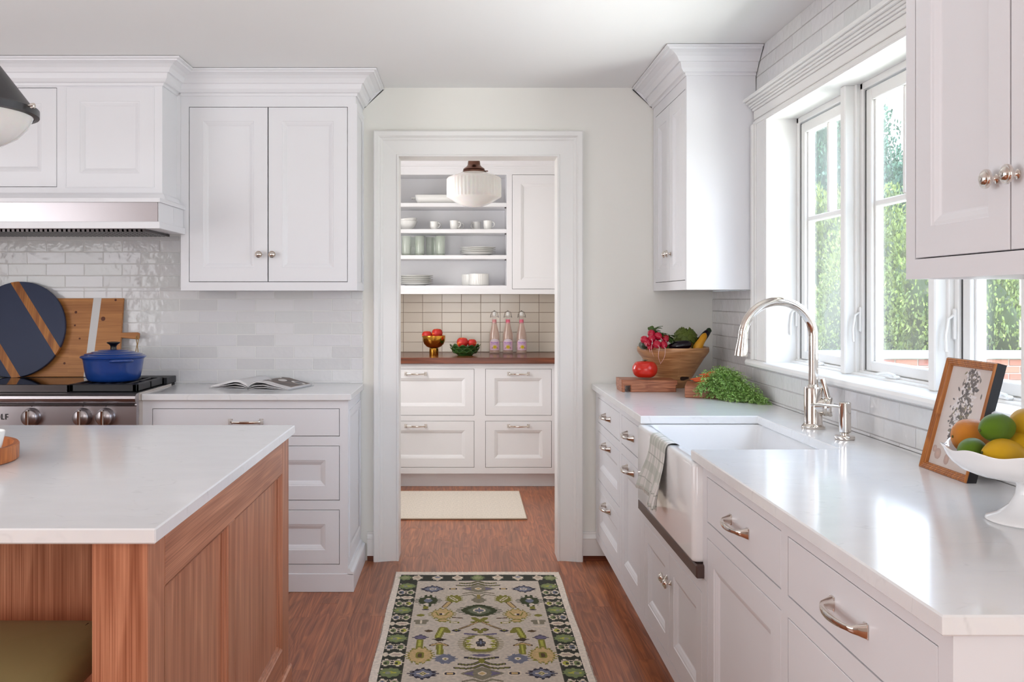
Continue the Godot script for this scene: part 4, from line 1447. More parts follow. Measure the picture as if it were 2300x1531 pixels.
		rblob(0.332, v + 0.171, 0.032, 0.023, cream, 2.0, 8, 0.16)
		rblob(0.374, v + 0.171, 0.009, 0.022, cream, 2.4)
		rblob(0.332, v + 0.171, 0.019, 0.01, Color(0.75, 0.66, 0.6), 1.6)
	# far border
	for u in [0.0, 0.1, 0.2, 0.3, 0.36]:
		var lf: bool = u == 0.0 or u == 0.36
		rblob(u, 0.097, 0.033 if lf else 0.026, 0.04, leaf if lf else cream, 1.5, 10, 0.2)
		if lf:
			rblob(u, 0.097, 0.02, 0.02, Color(0.6, 0.6, 0.45), 1.5)
		else:
			rblob(u, 0.085, 0.016, 0.012, slate if u == 0.2 else Color(0.72, 0.63, 0.56), 1.5)
			rline([Vector2(u - 0.02, 0.115), Vector2(u + 0.02, 0.115)], 0.003, dark)
	# knots vary a little
	var nz := noise_bytes(256, 256, 0.2, 71, 2)
	for y in RH:
		for x in RW:
			var k := 0.92 + 0.16 * nz[(y % 256) * 256 + x] / 255.0
			var o := (y * RW + x) * 3
			for c in 3:
				ru[o + c] = mini(255, int(ru[o + c] * k))
	return tex(RW, RH, ru)


func build_rug() -> void:
	var r := thing("runner_rug", "patterned olive, cream and black oriental runner rug with white fringe on the aisle floor", "rug", Vector3(0.066, 0, -4.661))
	var m := mat(Color.WHITE, 0.95)
	m.albedo_texture = rug_tex()
	m.texture_filter = BaseMaterial3D.TEXTURE_FILTER_NEAREST
	var b := MB.new()
	var nx := 24
	var nz := 66
	var top := func(i: int, k: int) -> Vector3:
		var x := -0.41 + 0.82 * i / nx
		var z := 2.2 * k / nz
		return Vector3(x + 0.0025 * sin(z * 9.0) * (1 if i == 0 or i == nx else 0), 0.009 + 0.0008 * sin(x * 11.0 + z * 5.0), z)
	for k in nz:
		for i in nx:
			var uv := func(a: int, c: int) -> Vector2: return Vector2(float(a) / nx, float(c) / nz)
			b.quad(top.call(i, k + 1), top.call(i + 1, k + 1), top.call(i + 1, k), top.call(i, k), 1, uv.call(i, k + 1), uv.call(i + 1, k + 1), uv.call(i + 1, k), uv.call(i, k))
	for k in nz:
		for e in [0, nx]:
			var p: Vector3 = top.call(e, k)
			var q: Vector3 = top.call(e, k + 1)
			b.quad_o(p, q, Vector3(q.x, 0.0005, q.z), Vector3(p.x, 0.0005, p.z), Vector3(0, 0, p.z))
	for i in nx:
		var p: Vector3 = top.call(i, 0)
		var q: Vector3 = top.call(i + 1, 0)
		b.quad_o(p, q, Vector3(q.x, 0.0005, q.z), Vector3(p.x, 0.0005, p.z), Vector3(0, 0, 1))
	put("pile", b.done(), m, r)
	var f := MB.new()
	for i in 150:
		var x := -0.408 + 0.816 * i / 149.0
		var l := rng.randf_range(0.008, 0.022)
		var dx := rng.randf_range(-0.006, 0.006)
		f.tube([Vector3(x, 0.006, 0.001), Vector3(x + dx * 0.5, 0.006, -l * 0.6), Vector3(x + dx, 0.002, -l)], [0.0022, 0.002, 0.0012], 0.0015, 4)
	for s in [-1, 1]:
		for i in 300:
			var z := 2.19 * i / 299.0
			var l := rng.randf_range(0.0, 0.005)
			f.tube([Vector3(s * 0.409, 0.006, z), Vector3(s * (0.411 + l), 0.002, z + rng.randf_range(-0.003, 0.003))], [0.0025, 0.0015], 0.002, 4)
	var fr := put("fringe", f.done(), mat(Color(0.84, 0.78, 0.73), 0.95), r)
	fr.set_meta("kind", "stuff")


# ============================================================ pantry


func build_pantry() -> void:
	var o := thing("pantry_cabinet", "white base cabinet of four panelled drawers seen through the doorway", "cabinet", Vector3(-0.85, 0.106, -6.78))
	var hs := [Rect2(0.06, 0.427, 0.8634, 0.343), Rect2(0.06, 0.044, 0.8634, 0.343), Rect2(1.004, 0.427, 0.488, 0.343), Rect2(1.004, 0.044, 0.488, 0.343)]
	carcass(o, 1.795, 0.809, 0.66, hs)
	for h in hs:
		pull(front(o, "drawer", h, "panel", 0.066), h.end.y - 0.037)
	put("toe_kick", box_mesh(Vector3(0, -0.1055, -0.66), Vector3(1.795, 0, -0.065)), M.paint, o)
	tag(put("wooden_countertop", box_mesh(Vector3(-0.998, 0.916, -7.442), Vector3(0.948, 0.96, -6.742), 0.003), M.walnut_top), "dark red-brown wooden countertop in the pantry beyond the doorway", "countertop")

	o = thing("open_shelf_cabinet", "white pantry wall cabinet with open dish shelves beside one panelled door", "cabinet", Vector3(-0.95, 1.428, -7.1))
	var h := CEIL - 1.43
	var m := MB.new()
	m.plate(Rect2(0, 0, 1.898, h), 0.02, [Rect2(0.04, 0.038, 1.236, 0.881), Rect2(1.317, 0.038, 0.5, 0.881)])
	put("face_frame", m.done(), M.paint, o)
	put("back", box_mesh(Vector3(0, 0, -0.345), Vector3(1.898, h, -0.332)), M.paint, o)
	put("side", box_mesh(Vector3(0, 0, -0.332), Vector3(0.02, h, -0.02)), M.paint, o)
	put("side", box_mesh(Vector3(1.276, 0, -0.332), Vector3(1.296, h, -0.02)), M.paint, o)
	put("bottom", box_mesh(Vector3(0.02, 0, -0.332), Vector3(1.898, 0.066, -0.0205)), M.paint, o)
	put("top", box_mesh(Vector3(0.02, 0.93, -0.332), Vector3(1.898, h, -0.0205)), M.paint, o)
	for y in [0.705, 0.502, 0.301]:
		put("shelf", box_mesh(Vector3(0.02, y - 0.031, -0.332), Vector3(1.276, y, -0.022), 0.002), M.paint, o)
		put("shelf_pin", box_mesh(Vector3(1.262, y - 0.04, -0.06), Vector3(1.276, y - 0.031, -0.045)), M.steel_dark, o)
	put("shadow_gap", box_mesh(Vector3(1.317, 0.038, -0.022), Vector3(1.817, 0.919, -0.0203)), M.gap, o)
	front(o, "door", Rect2(1.317, 0.038, 0.5, 0.881), "panel", 0.066)
	crown(o, [Vector2(0, 0), Vector2(1.898, 0)], h)

	dishes()

	# semi-flush lamp
	var p := thing("ceiling_light", "milk glass schoolhouse ceiling light with fluted sides hanging in the pantry", "lamp", Vector3(0.063, 1.99, -6.03))
	var flute := func(q: Vector2, a: float, i: int) -> Vector2:
		return Vector2(q.x * (1.0 + (0.016 * absf(sin(a * 22.0)) if i >= 7 and i <= 9 else 0.0)), q.y)
	put("glass_shade", lathe_mesh(v2([0.0, 0.0, 0.03, 0.001, 0.06, 0.006, 0.09, 0.016, 0.125, 0.034, 0.155, 0.052, 0.172, 0.061, 0.176, 0.068, 0.177, 0.12, 0.176, 0.182, 0.17, 0.193, 0.13, 0.209, 0.1, 0.217, 0.082, 0.226]), 176, 50.0, flute), M.milk, p)
	put("fitter", lathe_mesh(v2([0.082, 0.222, 0.074, 0.226, 0.074, 0.238, 0.068, 0.241, 0.072, 0.245, 0.068, 0.252, 0.052, 0.262, 0.042, 0.275, 0.039, 0.3, 0.034, 0.303, 0.012, 0.304, 0.012, 0.49, 0.06, 0.49, 0.06, 0.519, 0.0, 0.519]), 40, 30.0), M.bronze, p)
	put("thumb_screw", tube_mesh([Vector3(0.07, 0.232, 0.02), Vector3(0.09, 0.232, 0.026)], [0.004, 0.005], 0.004, 8), M.bronze, p)

	# mat
	var r := thing("pantry_rug", "plain cream woven rug on the pantry floor beyond the doorway", "rug", Vector3(-0.2, 0, -6.215))
	var rt := PackedByteArray()
	rt.resize(128 * 128 * 3)
	var nz := noise_bytes(128, 128, 0.06, 81, 3)
	for y in 128:
		for x in 128:
			var k := 0.89 + 0.035 * sin(x * PI / 4) + 0.12 * (nz[y * 128 + x] / 255.0 - 0.5)
			rt[(y * 128 + x) * 3] = int(255 * k)
			rt[(y * 128 + x) * 3 + 1] = int(255 * k * 0.955)
			rt[(y * 128 + x) * 3 + 2] = int(255 * k * 0.9)
	put("weave", box_mesh(Vector3(-0.6, 0.0005, -0.415), Vector3(0.594, 0.009, 0.415), 0.004), textured(tex(128, 128, rt), 0.95, Vector3(8, 8, 8)), r)
	var bm := MB.new()
	bm.tube([Vector3(-0.6, 0.006, 0.412), Vector3(0.592, 0.006, 0.412), Vector3(0.592, 0.006, -0.412), Vector3(-0.6, 0.006, -0.412)], 0.006, 0.005, 6)
	put("binding", bm.done(), mat(Color(0.82, 0.76, 0.68), 0.95), r)

	# brass footed bowl
	var ct := 0.96
	var b := thing("brass_bowl", "shiny brass footed bowl holding peaches on the pantry counter", "bowl", Vector3(-0.233, ct, -7.05))
	put("foot", lathe_mesh(v2([0.0, 0.0, 0.034, 0.0, 0.035, 0.002, 0.035, 0.054, 0.0, 0.054]), 32), M.brass, b)
	put("cup", lathe_mesh(v2([0.0, 0.053, 0.03, 0.055, 0.055, 0.066, 0.075, 0.086, 0.085, 0.11, 0.088, 0.135, 0.088, 0.15, 0.0855, 0.15, 0.085, 0.135, 0.08, 0.108, 0.068, 0.086, 0.045, 0.069, 0.0, 0.064]), 48, 50.0), M.brass, b)
	var pm := peach_mesh()
	var pmat := peach_material()
	for q in [[-0.286, 1.113, -7.045, 0.0385, "lower peach at the left rim of the brass bowl"], [-0.208, 1.128, -7.05, 0.0415, "upper peach at the right rim of the brass bowl"], [-0.245, 1.085, -7.06, 0.036, ""], [-0.0145, 1.06, -7.02, 0.044, "large red peach at the left of the green leaf bowl"], [0.0585, 1.056, -7.025, 0.034, "small red peach at the right of the green leaf bowl"]]:
		if q[4] == "":
			continue
		var f := thing("peach", q[4], "peach", Vector3(q[0], q[1], q[2]), q[3] * 97.0, "red peaches on the pantry counter")
		put("flesh", pm, pmat, f).scale = Vector3.ONE * q[3]

	# green cabbage-leaf bowl: rings of overlapping leaves
	b = thing("leaf_bowl", "dark green glazed bowl of overlapping leaves holding two peaches on the pantry counter", "bowl", Vector3(0.005, ct, -7.03))
	var gm := mat(Color(0.22, 0.36, 0.17), 0.13)
	gm.vertex_color_use_as_albedo = true
	put("liner", lathe_mesh(v2([0.0, 0.0, 0.055, 0.0, 0.06, 0.006, 0.075, 0.018, 0.09, 0.04, 0.096, 0.066, 0.092, 0.066, 0.075, 0.035, 0.0, 0.022]), 36, 50.0), gm, b)
	for ring in 3:
		for k in 11:
			var a := TAU * (k + 0.5 * ring) / 11
			var lm := MB.new()
			var lf := func(d: Vector3) -> Vector3:
				var w := 0.034 * (1.0 - 0.35 * maxf(0.0, d.x))
				return Vector3(d.x * 0.026 + 0.006, d.y * 0.0035 + 0.01 * maxf(0.0, d.x) - 0.006 * d.z * d.z, d.z * w)
			lm.col = Color(1, 1, 1) if ring != 1 else Color(1.3, 1.35, 1.2)
			lm.ball(lf, 14, 6)
			var y: float = [0.022, 0.044, 0.066][ring]
			var rr: float = [0.078, 0.09, 0.094][ring]
			var l := put("leaf", lm.done(), gm, b)
			l.transform = Transform3D(Basis(Vector3.UP, -a) * Basis(Vector3(0, 0, 1), [0.42, 0.36, 0.34][ring]), Vector3(rr * cos(a), y, rr * sin(a)))

	bottles(ct)


func peach_mesh() -> ArrayMesh:
	var m := MB.new()
	m.ball(func(d: Vector3) -> Vector3:
		var dent := 0.16 * exp(-pow((1.0 - d.y) * 6.0, 2.0))
		var seam := 0.045 * exp(-pow(atan2(d.z, d.x) * 5.0, 2.0)) * (1.0 - absf(d.y))
		return Vector3(d.x, d.y * 0.97 * (1.0 - dent), d.z) * (1.0 - seam), 32, 20)
	return m.done()


func peach_material() -> StandardMaterial3D:
	var n := noise_bytes(128, 128, 0.02, 91, 3)
	var d := PackedByteArray()
	d.resize(128 * 128 * 3)
	for i in 128 * 128:
		var t := clampf((n[i] / 255.0 - 0.55) * 3.4, 0, 1)
		d[i * 3] = int(lerpf(185, 240, t))
		d[i * 3 + 1] = int(lerpf(32, 130, t))
		d[i * 3 + 2] = int(lerpf(26, 45, t))
	var m := mat(Color.WHITE, 0.5)
	m.albedo_texture = tex(128, 128, d)
	return m


func dishes() -> void:
	var plate := lathe_mesh(v2([0.0, 0.001, 0.078, 0.0, 0.082, 0.003, 0.1, 0.007, 0.138, 0.0185, 0.14, 0.0205, 0.137, 0.0215, 0.1, 0.0105, 0.075, 0.006, 0.0, 0.006]), 48, 60.0)
	var foot := lathe_mesh(v2([0.066, 0.0, 0.07, 0.0, 0.07, 0.0025, 0.066, 0.0025]), 32)
	var spots := []
	for k in 4:
		spots.append([Vector3(0.107, 1.7305 + k * 0.0145, -7.25), k, "white dinner plate in the stack beside the glasses, "])
	for k in 5:
		spots.append([Vector3(-0.385, 1.4965 + k * 0.0145, -7.25), k, "white dinner plate in the lowest shelf's left stack, "])
	var words := ["bottom of the stack", "second from the bottom", "third from the bottom", "fourth from the bottom", "top of the stack"]
	var proto: Node3D
	for s in spots:
		var p: Node3D
		if proto == null:
			proto = thing("plate", "", "plate")
			put("dish", plate, M.china, proto)
			put("foot_ring", foot, M.china, proto)
			p = proto
		else:
			p = proto.duplicate()
			p.name = numbered("plate")
			add_child(p)
		p.position = s[0]
		var w: String = words[s[1]]
		if s[1] == 3 and s[0].x > 0:
			w = "top of the stack"
		tag(p, s[2] + w, "plate", "white plates stacked on the pantry shelves")
	# bowls
	var bowl := lathe_mesh(v2([0.0, 0.0, 0.036, 0.0, 0.038, 0.005, 0.058, 0.02, 0.074, 0.045, 0.082, 0.068, 0.08, 0.069, 0.07, 0.045, 0.05, 0.018, 0.0, 0.01]), 40, 60.0)
	for k in 2:
		var b := thing("bowl", ["lower white bowl of the two nested at the left of the mug shelf", "upper tilted white bowl of the two nested at the left of the mug shelf"][k], "bowl", Vector3(-0.452 + 0.004 * k, 1.931 + 0.019 * k, -7.25), 0.0, "white bowls on the mug shelf")
		put("body", bowl, M.china, b)
		put("foot_ring", lathe_mesh(v2([0.032, 0.0, 0.037, 0.0, 0.037, 0.003, 0.032, 0.003]), 24), M.china, b)
		if k == 1:
			b.rotation.z = 0.1
	# mugs
	var mug := lathe_mesh(v2([0.0, 0.0, 0.026, 0.0, 0.029, 0.003, 0.0325, 0.03, 0.0335, 0.07, 0.031, 0.0705, 0.029, 0.03, 0.025, 0.007, 0.0, 0.006]), 32, 60.0)
	var handle := tube_mesh([Vector3(0.031, 0.058, 0), Vector3(0.046, 0.058, 0), Vector3(0.054, 0.048, 0), Vector3(0.053, 0.032, 0), Vector3(0.043, 0.02, 0), Vector3(0.03, 0.017, 0)], 0.0035, 0.005, 8, Vector3(0, 0, 1))
	for q in [[-0.238, -7.2, "front white mug nearest the bowls", 0.1, 0.9], [-0.08, -7.2, "front white mug in the middle of the mug shelf", 0.3, 1.0], [0.182, -7.2, "front white mug at the right end of the mug shelf", 0.15, 1.0], [-0.232, -7.34, "rear white mug behind the one nearest the bowls", 0.0, 1.0], [-0.058, -7.34, "rear white mug behind the middle one", 0.1, 1.0], [0.1, -7.33, "rear white mug left of the right-hand front mug", 2.6, 1.0]]:
		var u := thing("mug", q[2], "mug", Vector3(q[0], 1.931, q[1]), -q[3], "white mugs on the pantry shelf")
		u.scale = Vector3.ONE * q[4]
		put("body", mug, M.china, u)
		put("handle", handle, M.china, u)
	# tumblers
	var tum := lathe_mesh(v2([0.0, 0.0, 0.034, 0.0, 0.036, 0.002, 0.037, 0.15, 0.0355, 0.151, 0.0345, 0.15, 0.033, 0.012, 0.0, 0.012]), 32, 60.0)
	var gl := mat(Color(0.85, 0.9, 0.84, 0.22), 0.02)
	gl.transparency = BaseMaterial3D.TRANSPARENCY_ALPHA
	for k in 6:
		var g := thing("drinking_glass", ["clear tumbler at the left end of the front row of glasses", "clear tumbler second in the front row of glasses", "clear tumbler at the right end of the front row of glasses", "clear tumbler at the left end of the rear row of glasses", "clear tumbler second in the rear row of glasses", "clear tumbler at the right end of the rear row of glasses"][k], "glass", Vector3([-0.455, -0.349, -0.187, -0.4, -0.27, -0.225][k], 1.7305, -7.2 if k < 3 else -7.32), 0.0, "clear tumblers on the pantry shelf")
		put("body", tum, gl, g)
		put("base", lathe_mesh(v2([0.0, 0.001, 0.0325, 0.001, 0.0335, 0.003, 0.0325, 0.0115, 0.0, 0.0115]), 28), mat(Color(0.55, 0.58, 0.52), 0.1), g)
	# fluted dishes
	var wave := func(q: Vector2, a: float, i: int) -> Vector2:
		return Vector2(q.x * (1.0 + (0.03 * absf(sin(a * 14.0)) if i >= 2 and i <= 4 else 0.0)), q.y)
	var rk := lathe_mesh(v2([0.0, 0.0, 0.074, 0.0, 0.0765, 0.004, 0.077, 0.05, 0.077, 0.084, 0.0785, 0.09, 0.074, 0.091, 0.072, 0.084, 0.07, 0.01, 0.0, 0.008]), 112, 60.0, wave)
	for q in [[0.113, -7.23, "white fluted soufflé dish on the lowest pantry shelf", 1.0], [0.055, -7.335, "shaded fluted dish behind the front one on the lowest pantry shelf", 0.97]]:
		var s := thing("fluted_dish", q[2], "dish", Vector3(q[0], 1.4965, q[1]), 0.0, "fluted dishes on the lowest shelf")
		s.scale = Vector3.ONE * q[3]
		put("body", rk, M.china, s)
		put("rim", lathe_mesh(v2([0.074, 0.0905, 0.0788, 0.0895, 0.0788, 0.086]), 48), M.china, s)
	# casserole on the top shelf
	var c := thing("baking_dish", "white rectangular baking dish on the top pantry shelf behind the lamp", "dish", Vector3(-0.17, 2.1345, -7.24))
	var m := MB.new()
	m.loops([m.rrect(-0.2, 0.2, -0.075, 0.075, 0.03, 0.0), m.rrect(-0.208, 0.208, -0.083, 0.083, 0.03, 0.03), m.rrect(-0.215, 0.215, -0.087, 0.087, 0.03, 0.064), m.rrect(-0.21, 0.21, -0.082, 0.082, 0.03, 0.066), m.rrect(-0.2, 0.2, -0.075, 0.075, 0.03, 0.012)])
	put("body", m.done(), M.china, c)
	for s in [-1, 1]:
		put("handle", tube_mesh([Vector3(s * 0.212, 0.045, -0.03), Vector3(s * 0.24, 0.045, -0.02), Vector3(s * 0.24, 0.045, 0.02), Vector3(s * 0.212, 0.045, 0.03)], 0.006, null, 8), M.china, c)


func bottles(ct: float) -> void:
	var body := lathe_mesh(v2([0.0, 0.004, 0.03, 0.002, 0.038, 0.0, 0.0415, 0.005, 0.042, 0.012, 0.042, 0.13, 0.0395, 0.155, 0.032, 0.185, 0.022, 0.225, 0.0165, 0.25, 0.0145, 0.27, 0.014, 0.285, 0.0165, 0.287, 0.0165, 0.296, 0.012, 0.297]), 40, 60.0)
	var liquid := lathe_mesh(v2([0.0, 0.008, 0.0385, 0.008, 0.0385, 0.13, 0.036, 0.155, 0.0285, 0.185, 0.0185, 0.225, 0.0145, 0.24, 0.0, 0.24]), 36, 60.0)
	var gm := mat(Color(0.95, 0.9, 0.88, 0.18), 0.03)
	gm.transparency = BaseMaterial3D.TRANSPARENCY_ALPHA
	var lq := mat(Color(0.8, 0.58, 0.47, 0.4), 0.05)
	lq.transparency = BaseMaterial3D.TRANSPARENCY_ALPHA
	# label: pale pink with a yellow flower and violet print
	var w := 96
	var h := 112
	var im := Image.create(w, h, false, Image.FORMAT_RGB8)
	im.fill(Color(0.86, 0.72, 0.8))
	im.fill_rect(Rect2i(0, 0, w, 26), Color(0.85, 0.79, 0.83))
	for y in h:
		for x in w:
			var d := Vector2(x - 48, (y - 80) * 1.0)
			var r := 17.0 + 4.0 * cos(d.angle() * 8.0)
			if d.length() < r:
				im.set_pixel(x, y, Color(0.85, 0.76, 0.12) if d.length() > 6 else Color(0.78, 0.6, 0.1))
			elif d.length() < 30 and d.y > 6 and absf(d.y - 0.5 * absf(d.x) + 2.0) < 4.0:
				im.set_pixel(x, y, Color(0.6, 0.25, 0.35))
	for k in 9:
		im.fill_rect(Rect2i(12 + k * 8, 32 + (k * 5) % 4, 5, 12), Color(0.55, 0.4, 0.72))
		im.fill_rect(Rect2i(14 + k * 8, 52, 4, 8), Color(0.68, 0.52, 0.75))
	var lt := mat(Color.WHITE, 0.5)
	lt.albedo_texture = ImageTexture.create_from_image(im)
	var lm := MB.new()
	var n := 16
	for k in n:
		var e := []
		for j in 2:
			var t := float(k + j) / n * 2.0 - 1.0
			var a := PI / 2 - t * 1.02
			var top := 0.087 + 0.028 * sqrt(maxf(0.0, 1.0 - t * t))
			e.append([Vector3(cos(a) * 0.0424, 0.026, sin(a) * 0.0424), Vector3(cos(a) * 0.0424, top, sin(a) * 0.0424), (t + 1) / 2, 1.0 - (top - 0.026) / 0.09])
		lm.quad(e[0][0], e[1][0], e[1][1], e[0][1], 1, Vector2(e[0][2], 1), Vector2(e[1][2], 1), Vector2(e[1][2], e[1][3]), Vector2(e[0][2], e[0][3]))
	var label := lm.done()
	var stopper := lathe_mesh(v2([0.0, 0.296, 0.014, 0.297, 0.0155, 0.303, 0.014, 0.32, 0.008, 0.327, 0.0, 0.328]), 24)
	var wire := MB.new()
	for s in [-1, 1]:
		wire.tube([Vector3(s * 0.006, 0.332, 0), Vector3(s * 0.022, 0.326, 0), Vector3(s * 0.029, 0.3, 0.004), Vector3(s * 0.026, 0.287, 0.004), Vector3(s * 0.016, 0.291, 0.006)], 0.0014, null, 6, Vector3(0, 0, 1))
		wire.tube([Vector3(s * 0.026, 0.287, 0.004), Vector3(s * 0.033, 0.283, 0.01), Vector3(s * 0.026, 0.308, 0.014)], 0.0014, null, 6, Vector3(0, 0, 1))
	wire.tube([Vector3(-0.006, 0.332, 0), Vector3(0, 0.337, 0), Vector3(0.006, 0.332, 0)], 0.003, null, 6, Vector3(0, 0, 1))
	var wm := wire.done()
	for k in 3:
		var b := thing("bottle", ["leftmost swing-top bottle of pink drink, nearest the leaf bowl", "middle swing-top bottle of pink drink", "rightmost swing-top bottle of pink drink, farthest from the leaf bowl"][k], "bottle", Vector3([0.238, 0.345, 0.453][k], ct, -7.31), [0.05, -0.02, 0.1][k], "swing-top bottles on the pantry counter")
		put("body", body, gm, b)
		put("drink", liquid, lq, b)
		put("label", label, lt, b)
		put("stopper", stopper, M.china, b)
		put("wire_bail", wm, M.steel_dark, b)
		put("neck_tag", lathe_mesh(v2([0.0175, 0.238, 0.0168, 0.262, 0.0158, 0.268]), 20), mat([Color(0.82, 0.55, 0.56), Color(0.88, 0.4, 0.5), Color(0.88, 0.42, 0.52)][k], 0.5), b)

# ============================================================ things on the left counter


func build_left_props() -> void:
	# round navy board
	var r := 0.253
	var o := thing("cutting_board", "round navy blue cutting board with two diagonal wooden stripes, leaning behind the stove", "cutting board", Vector3(-2.334, 0.9845, -4.752))
	o.rotation.x = -0.2
	var circle := []
	for k in 72:
		circle.append(Vector2(r * cos(TAU * k / 72), r + r * sin(TAU * k / 72)))
	var m := MB.new()
	m.extrude(circle, -0.018, 0.0, 0.002)
	put("board", m.done(), mat(Color(0.17, 0.21, 0.32), 0.55), o)
	var d := Vector2(0.574, -0.819)
	var nn := Vector2(0.819, 0.574)
	for off in [0.1167, -0.1276]:
		var poly := []
		for s in [-1, 1]:
			for k in 5:
				var e: float = off + s * 0.02 * (1 - 2 * k / 4.0)
				poly.append(Vector2(0, r) + nn * e + d * s * (sqrt(r * r - e * e) + 0.0005))
		m = MB.new()
		m.extrude(poly, -0.0184, 0.0004, 0.0)
		put("stripe", m.done(), M.stripe_wood, o)

	# rectangular board with handle
	o = thing("cutting_board", "rectangular wooden cutting board with a white stripe and a handle, leaning behind the blue pot", "cutting board", Vector3(-2.067, 0.9845, -4.797))
	o.rotation.x = -0.175
	m = MB.new()
	m.extrude(v2([-0.266, 0.0, 0.266, 0.0, 0.266, 0.205, 0.352, 0.197, 0.359, 0.202, 0.36, 0.229, 0.353, 0.233, 0.266, 0.232, 0.266, 0.415, -0.266, 0.415]), -0.018, 0.0, 0.002)
	put("board", m.done(), M.board_wood, o)
	m = MB.new()
	m.extrude(v2([0.085, 0.0, 0.124, 0.0, 0.15, 0.4155, 0.108, 0.4155]), -0.0184, 0.0004, 0.0)
	put("stripe", m.done(), mat(Color(0.86, 0.85, 0.84), 0.5), o)
	for q in [[0.166, 0.305, 0.013], [0.225, 0.405, 0.007], [0.02, 0.27, 0.006], [0.05, 0.2, 0.006], [-0.02, 0.07, 0.007], [0.02, 0.34, 0.008]]:
		put("knot", lathe_z(v2([q[2], 0.0, q[2] * 0.7, 0.0006, 0.0, 0.0008]), 14), mat(Color(0.38, 0.18, 0.08), 0.6), o, Vector3(q[0], q[1], -0.0002))
	put("cord_loop", tube_mesh([Vector3(0.352, 0.215, 0.004), Vector3(0.362, 0.2, 0.007), Vector3(0.357, 0.16, 0.006), Vector3(0.364, 0.12, 0.004), Vector3(0.352, 0.095, 0.004), Vector3(0.349, 0.13, 0.004), Vector3(0.354, 0.17, 0.003), Vector3(0.346, 0.205, 0.003), Vector3(0.35, 0.218, 0.002)], 0.0022, null, 6, Vector3(0, 0, 1)), mat(Color(0.66, 0.53, 0.33), 0.9), o)

	# dutch oven
	o = thing("dutch_oven", "glossy blue enamelled lidded pot with a black knob, standing on the stove", "pot", Vector3(-1.722, 0.988, -4.523))
	var enamel := mat(Color(0.03, 0.24, 0.55), 0.12)
	enamel.clearcoat_enabled = true
	put("body", lathe_mesh(v2([0.0, 0.002, 0.105, 0.0, 0.118, 0.006, 0.126, 0.018, 0.135, 0.06, 0.141, 0.1, 0.143, 0.108, 0.146, 0.112, 0.143, 0.116]), 64, 60.0), enamel, o)
	var lid := put("lid", lathe_mesh(v2([0.143, 0.114, 0.153, 0.115, 0.1545, 0.119, 0.151, 0.1235, 0.143, 0.127, 0.136, 0.129, 0.134, 0.133, 0.118, 0.137, 0.104, 0.139, 0.102, 0.142, 0.085, 0.1455, 0.072, 0.147, 0.07, 0.15, 0.05, 0.153, 0.026, 0.1545, 0.0, 0.155]), 64, 50.0), enamel, o)
	put("knob", lathe_mesh(v2([0.0, 0.153, 0.016, 0.153, 0.0145, 0.16, 0.014, 0.168, 0.018, 0.176, 0.029, 0.183, 0.0315, 0.186, 0.03, 0.1895, 0.015, 0.192, 0.0, 0.1925]), 32), M.black, lid)
	for s in [0.0, PI]:
		var hb := MB.new()
		hb.xf = Transform3D(Basis(Vector3.UP, -0.95 + s), Vector3(0, 0, 0))
		hb.tube([Vector3(0.136, 0.104, -0.05), Vector3(0.152, 0.105, -0.046), Vector3(0.168, 0.106, -0.028), Vector3(0.171, 0.106, 0.0), Vector3(0.168, 0.106, 0.028), Vector3(0.152, 0.105, 0.046), Vector3(0.136, 0.104, 0.05)], 0.008, 0.007, 10)
		put("loop_handle", hb.done(), enamel, o)

	# open book
	o = thing("open_book", "open book with a dark photograph on its right page, lying on the left counter", "book", Vector3(-1.075, 0.94, -4.575), -0.305)
	var paper := mat(Color(0.9, 0.89, 0.89), 0.7)
	var cover := mat(Color(0.72, 0.72, 0.73), 0.5)
	put("cover", box_mesh(Vector3(-0.222, 0.0, -0.272), Vector3(-0.004, 0.0025, 0.0), 0.001), cover, o)
	put("cover", box_mesh(Vector3(0.004, 0.0, -0.272), Vector3(0.226, 0.0025, 0.0), 0.001), cover, o)
	# bundles of leaves: an upper and a lower line each, with dark gaps between them
	var left := [[[0.0, 0.004, -0.03, 0.009, -0.08, 0.011, -0.15, 0.007, -0.217, 0.003], 0.0025], [[0.0, 0.008, -0.03, 0.021, -0.075, 0.027, -0.14, 0.016, -0.216, 0.0065], 0.004], [[0.0, 0.012, -0.016, 0.032, -0.05, 0.046, -0.085, 0.045, -0.15, 0.027, -0.215, 0.011], 0.014]]
	var right := [[[0.0, 0.004, 0.04, 0.01, 0.1, 0.012, 0.16, 0.008, 0.221, 0.003], 0.0025], [[0.0, 0.008, 0.03, 0.02, 0.08, 0.024, 0.15, 0.014, 0.22, 0.0065], 0.003], [[0.0, 0.012, 0.014, 0.029, 0.045, 0.041, 0.09, 0.038, 0.15, 0.023, 0.219, 0.01], 0.005]]
	for side in [left, right]:
		for q in side:
			var line := []
			for p in v2(q[0]):
				line.append(p)
			line = smooth2(line)
			var poly := line.duplicate()
			for k in range(line.size() - 1, 0, -1):
				var f: float = 1.0 if k > 2 else k / 3.0
				poly.append(line[k] - Vector2(0, q[1] * f * (0.55 + 0.45 * (1.0 - float(k) / line.size()))))
			m = MB.new()
			m.extrude(poly, -0.267, -0.003, 0.0)
			put("pages", m.done(), paper, o)
	# printed right page
	var w := 128
	var im := Image.create(w, 160, false, Image.FORMAT_RGB8)
	im.fill(Color(0.9, 0.885, 0.88))
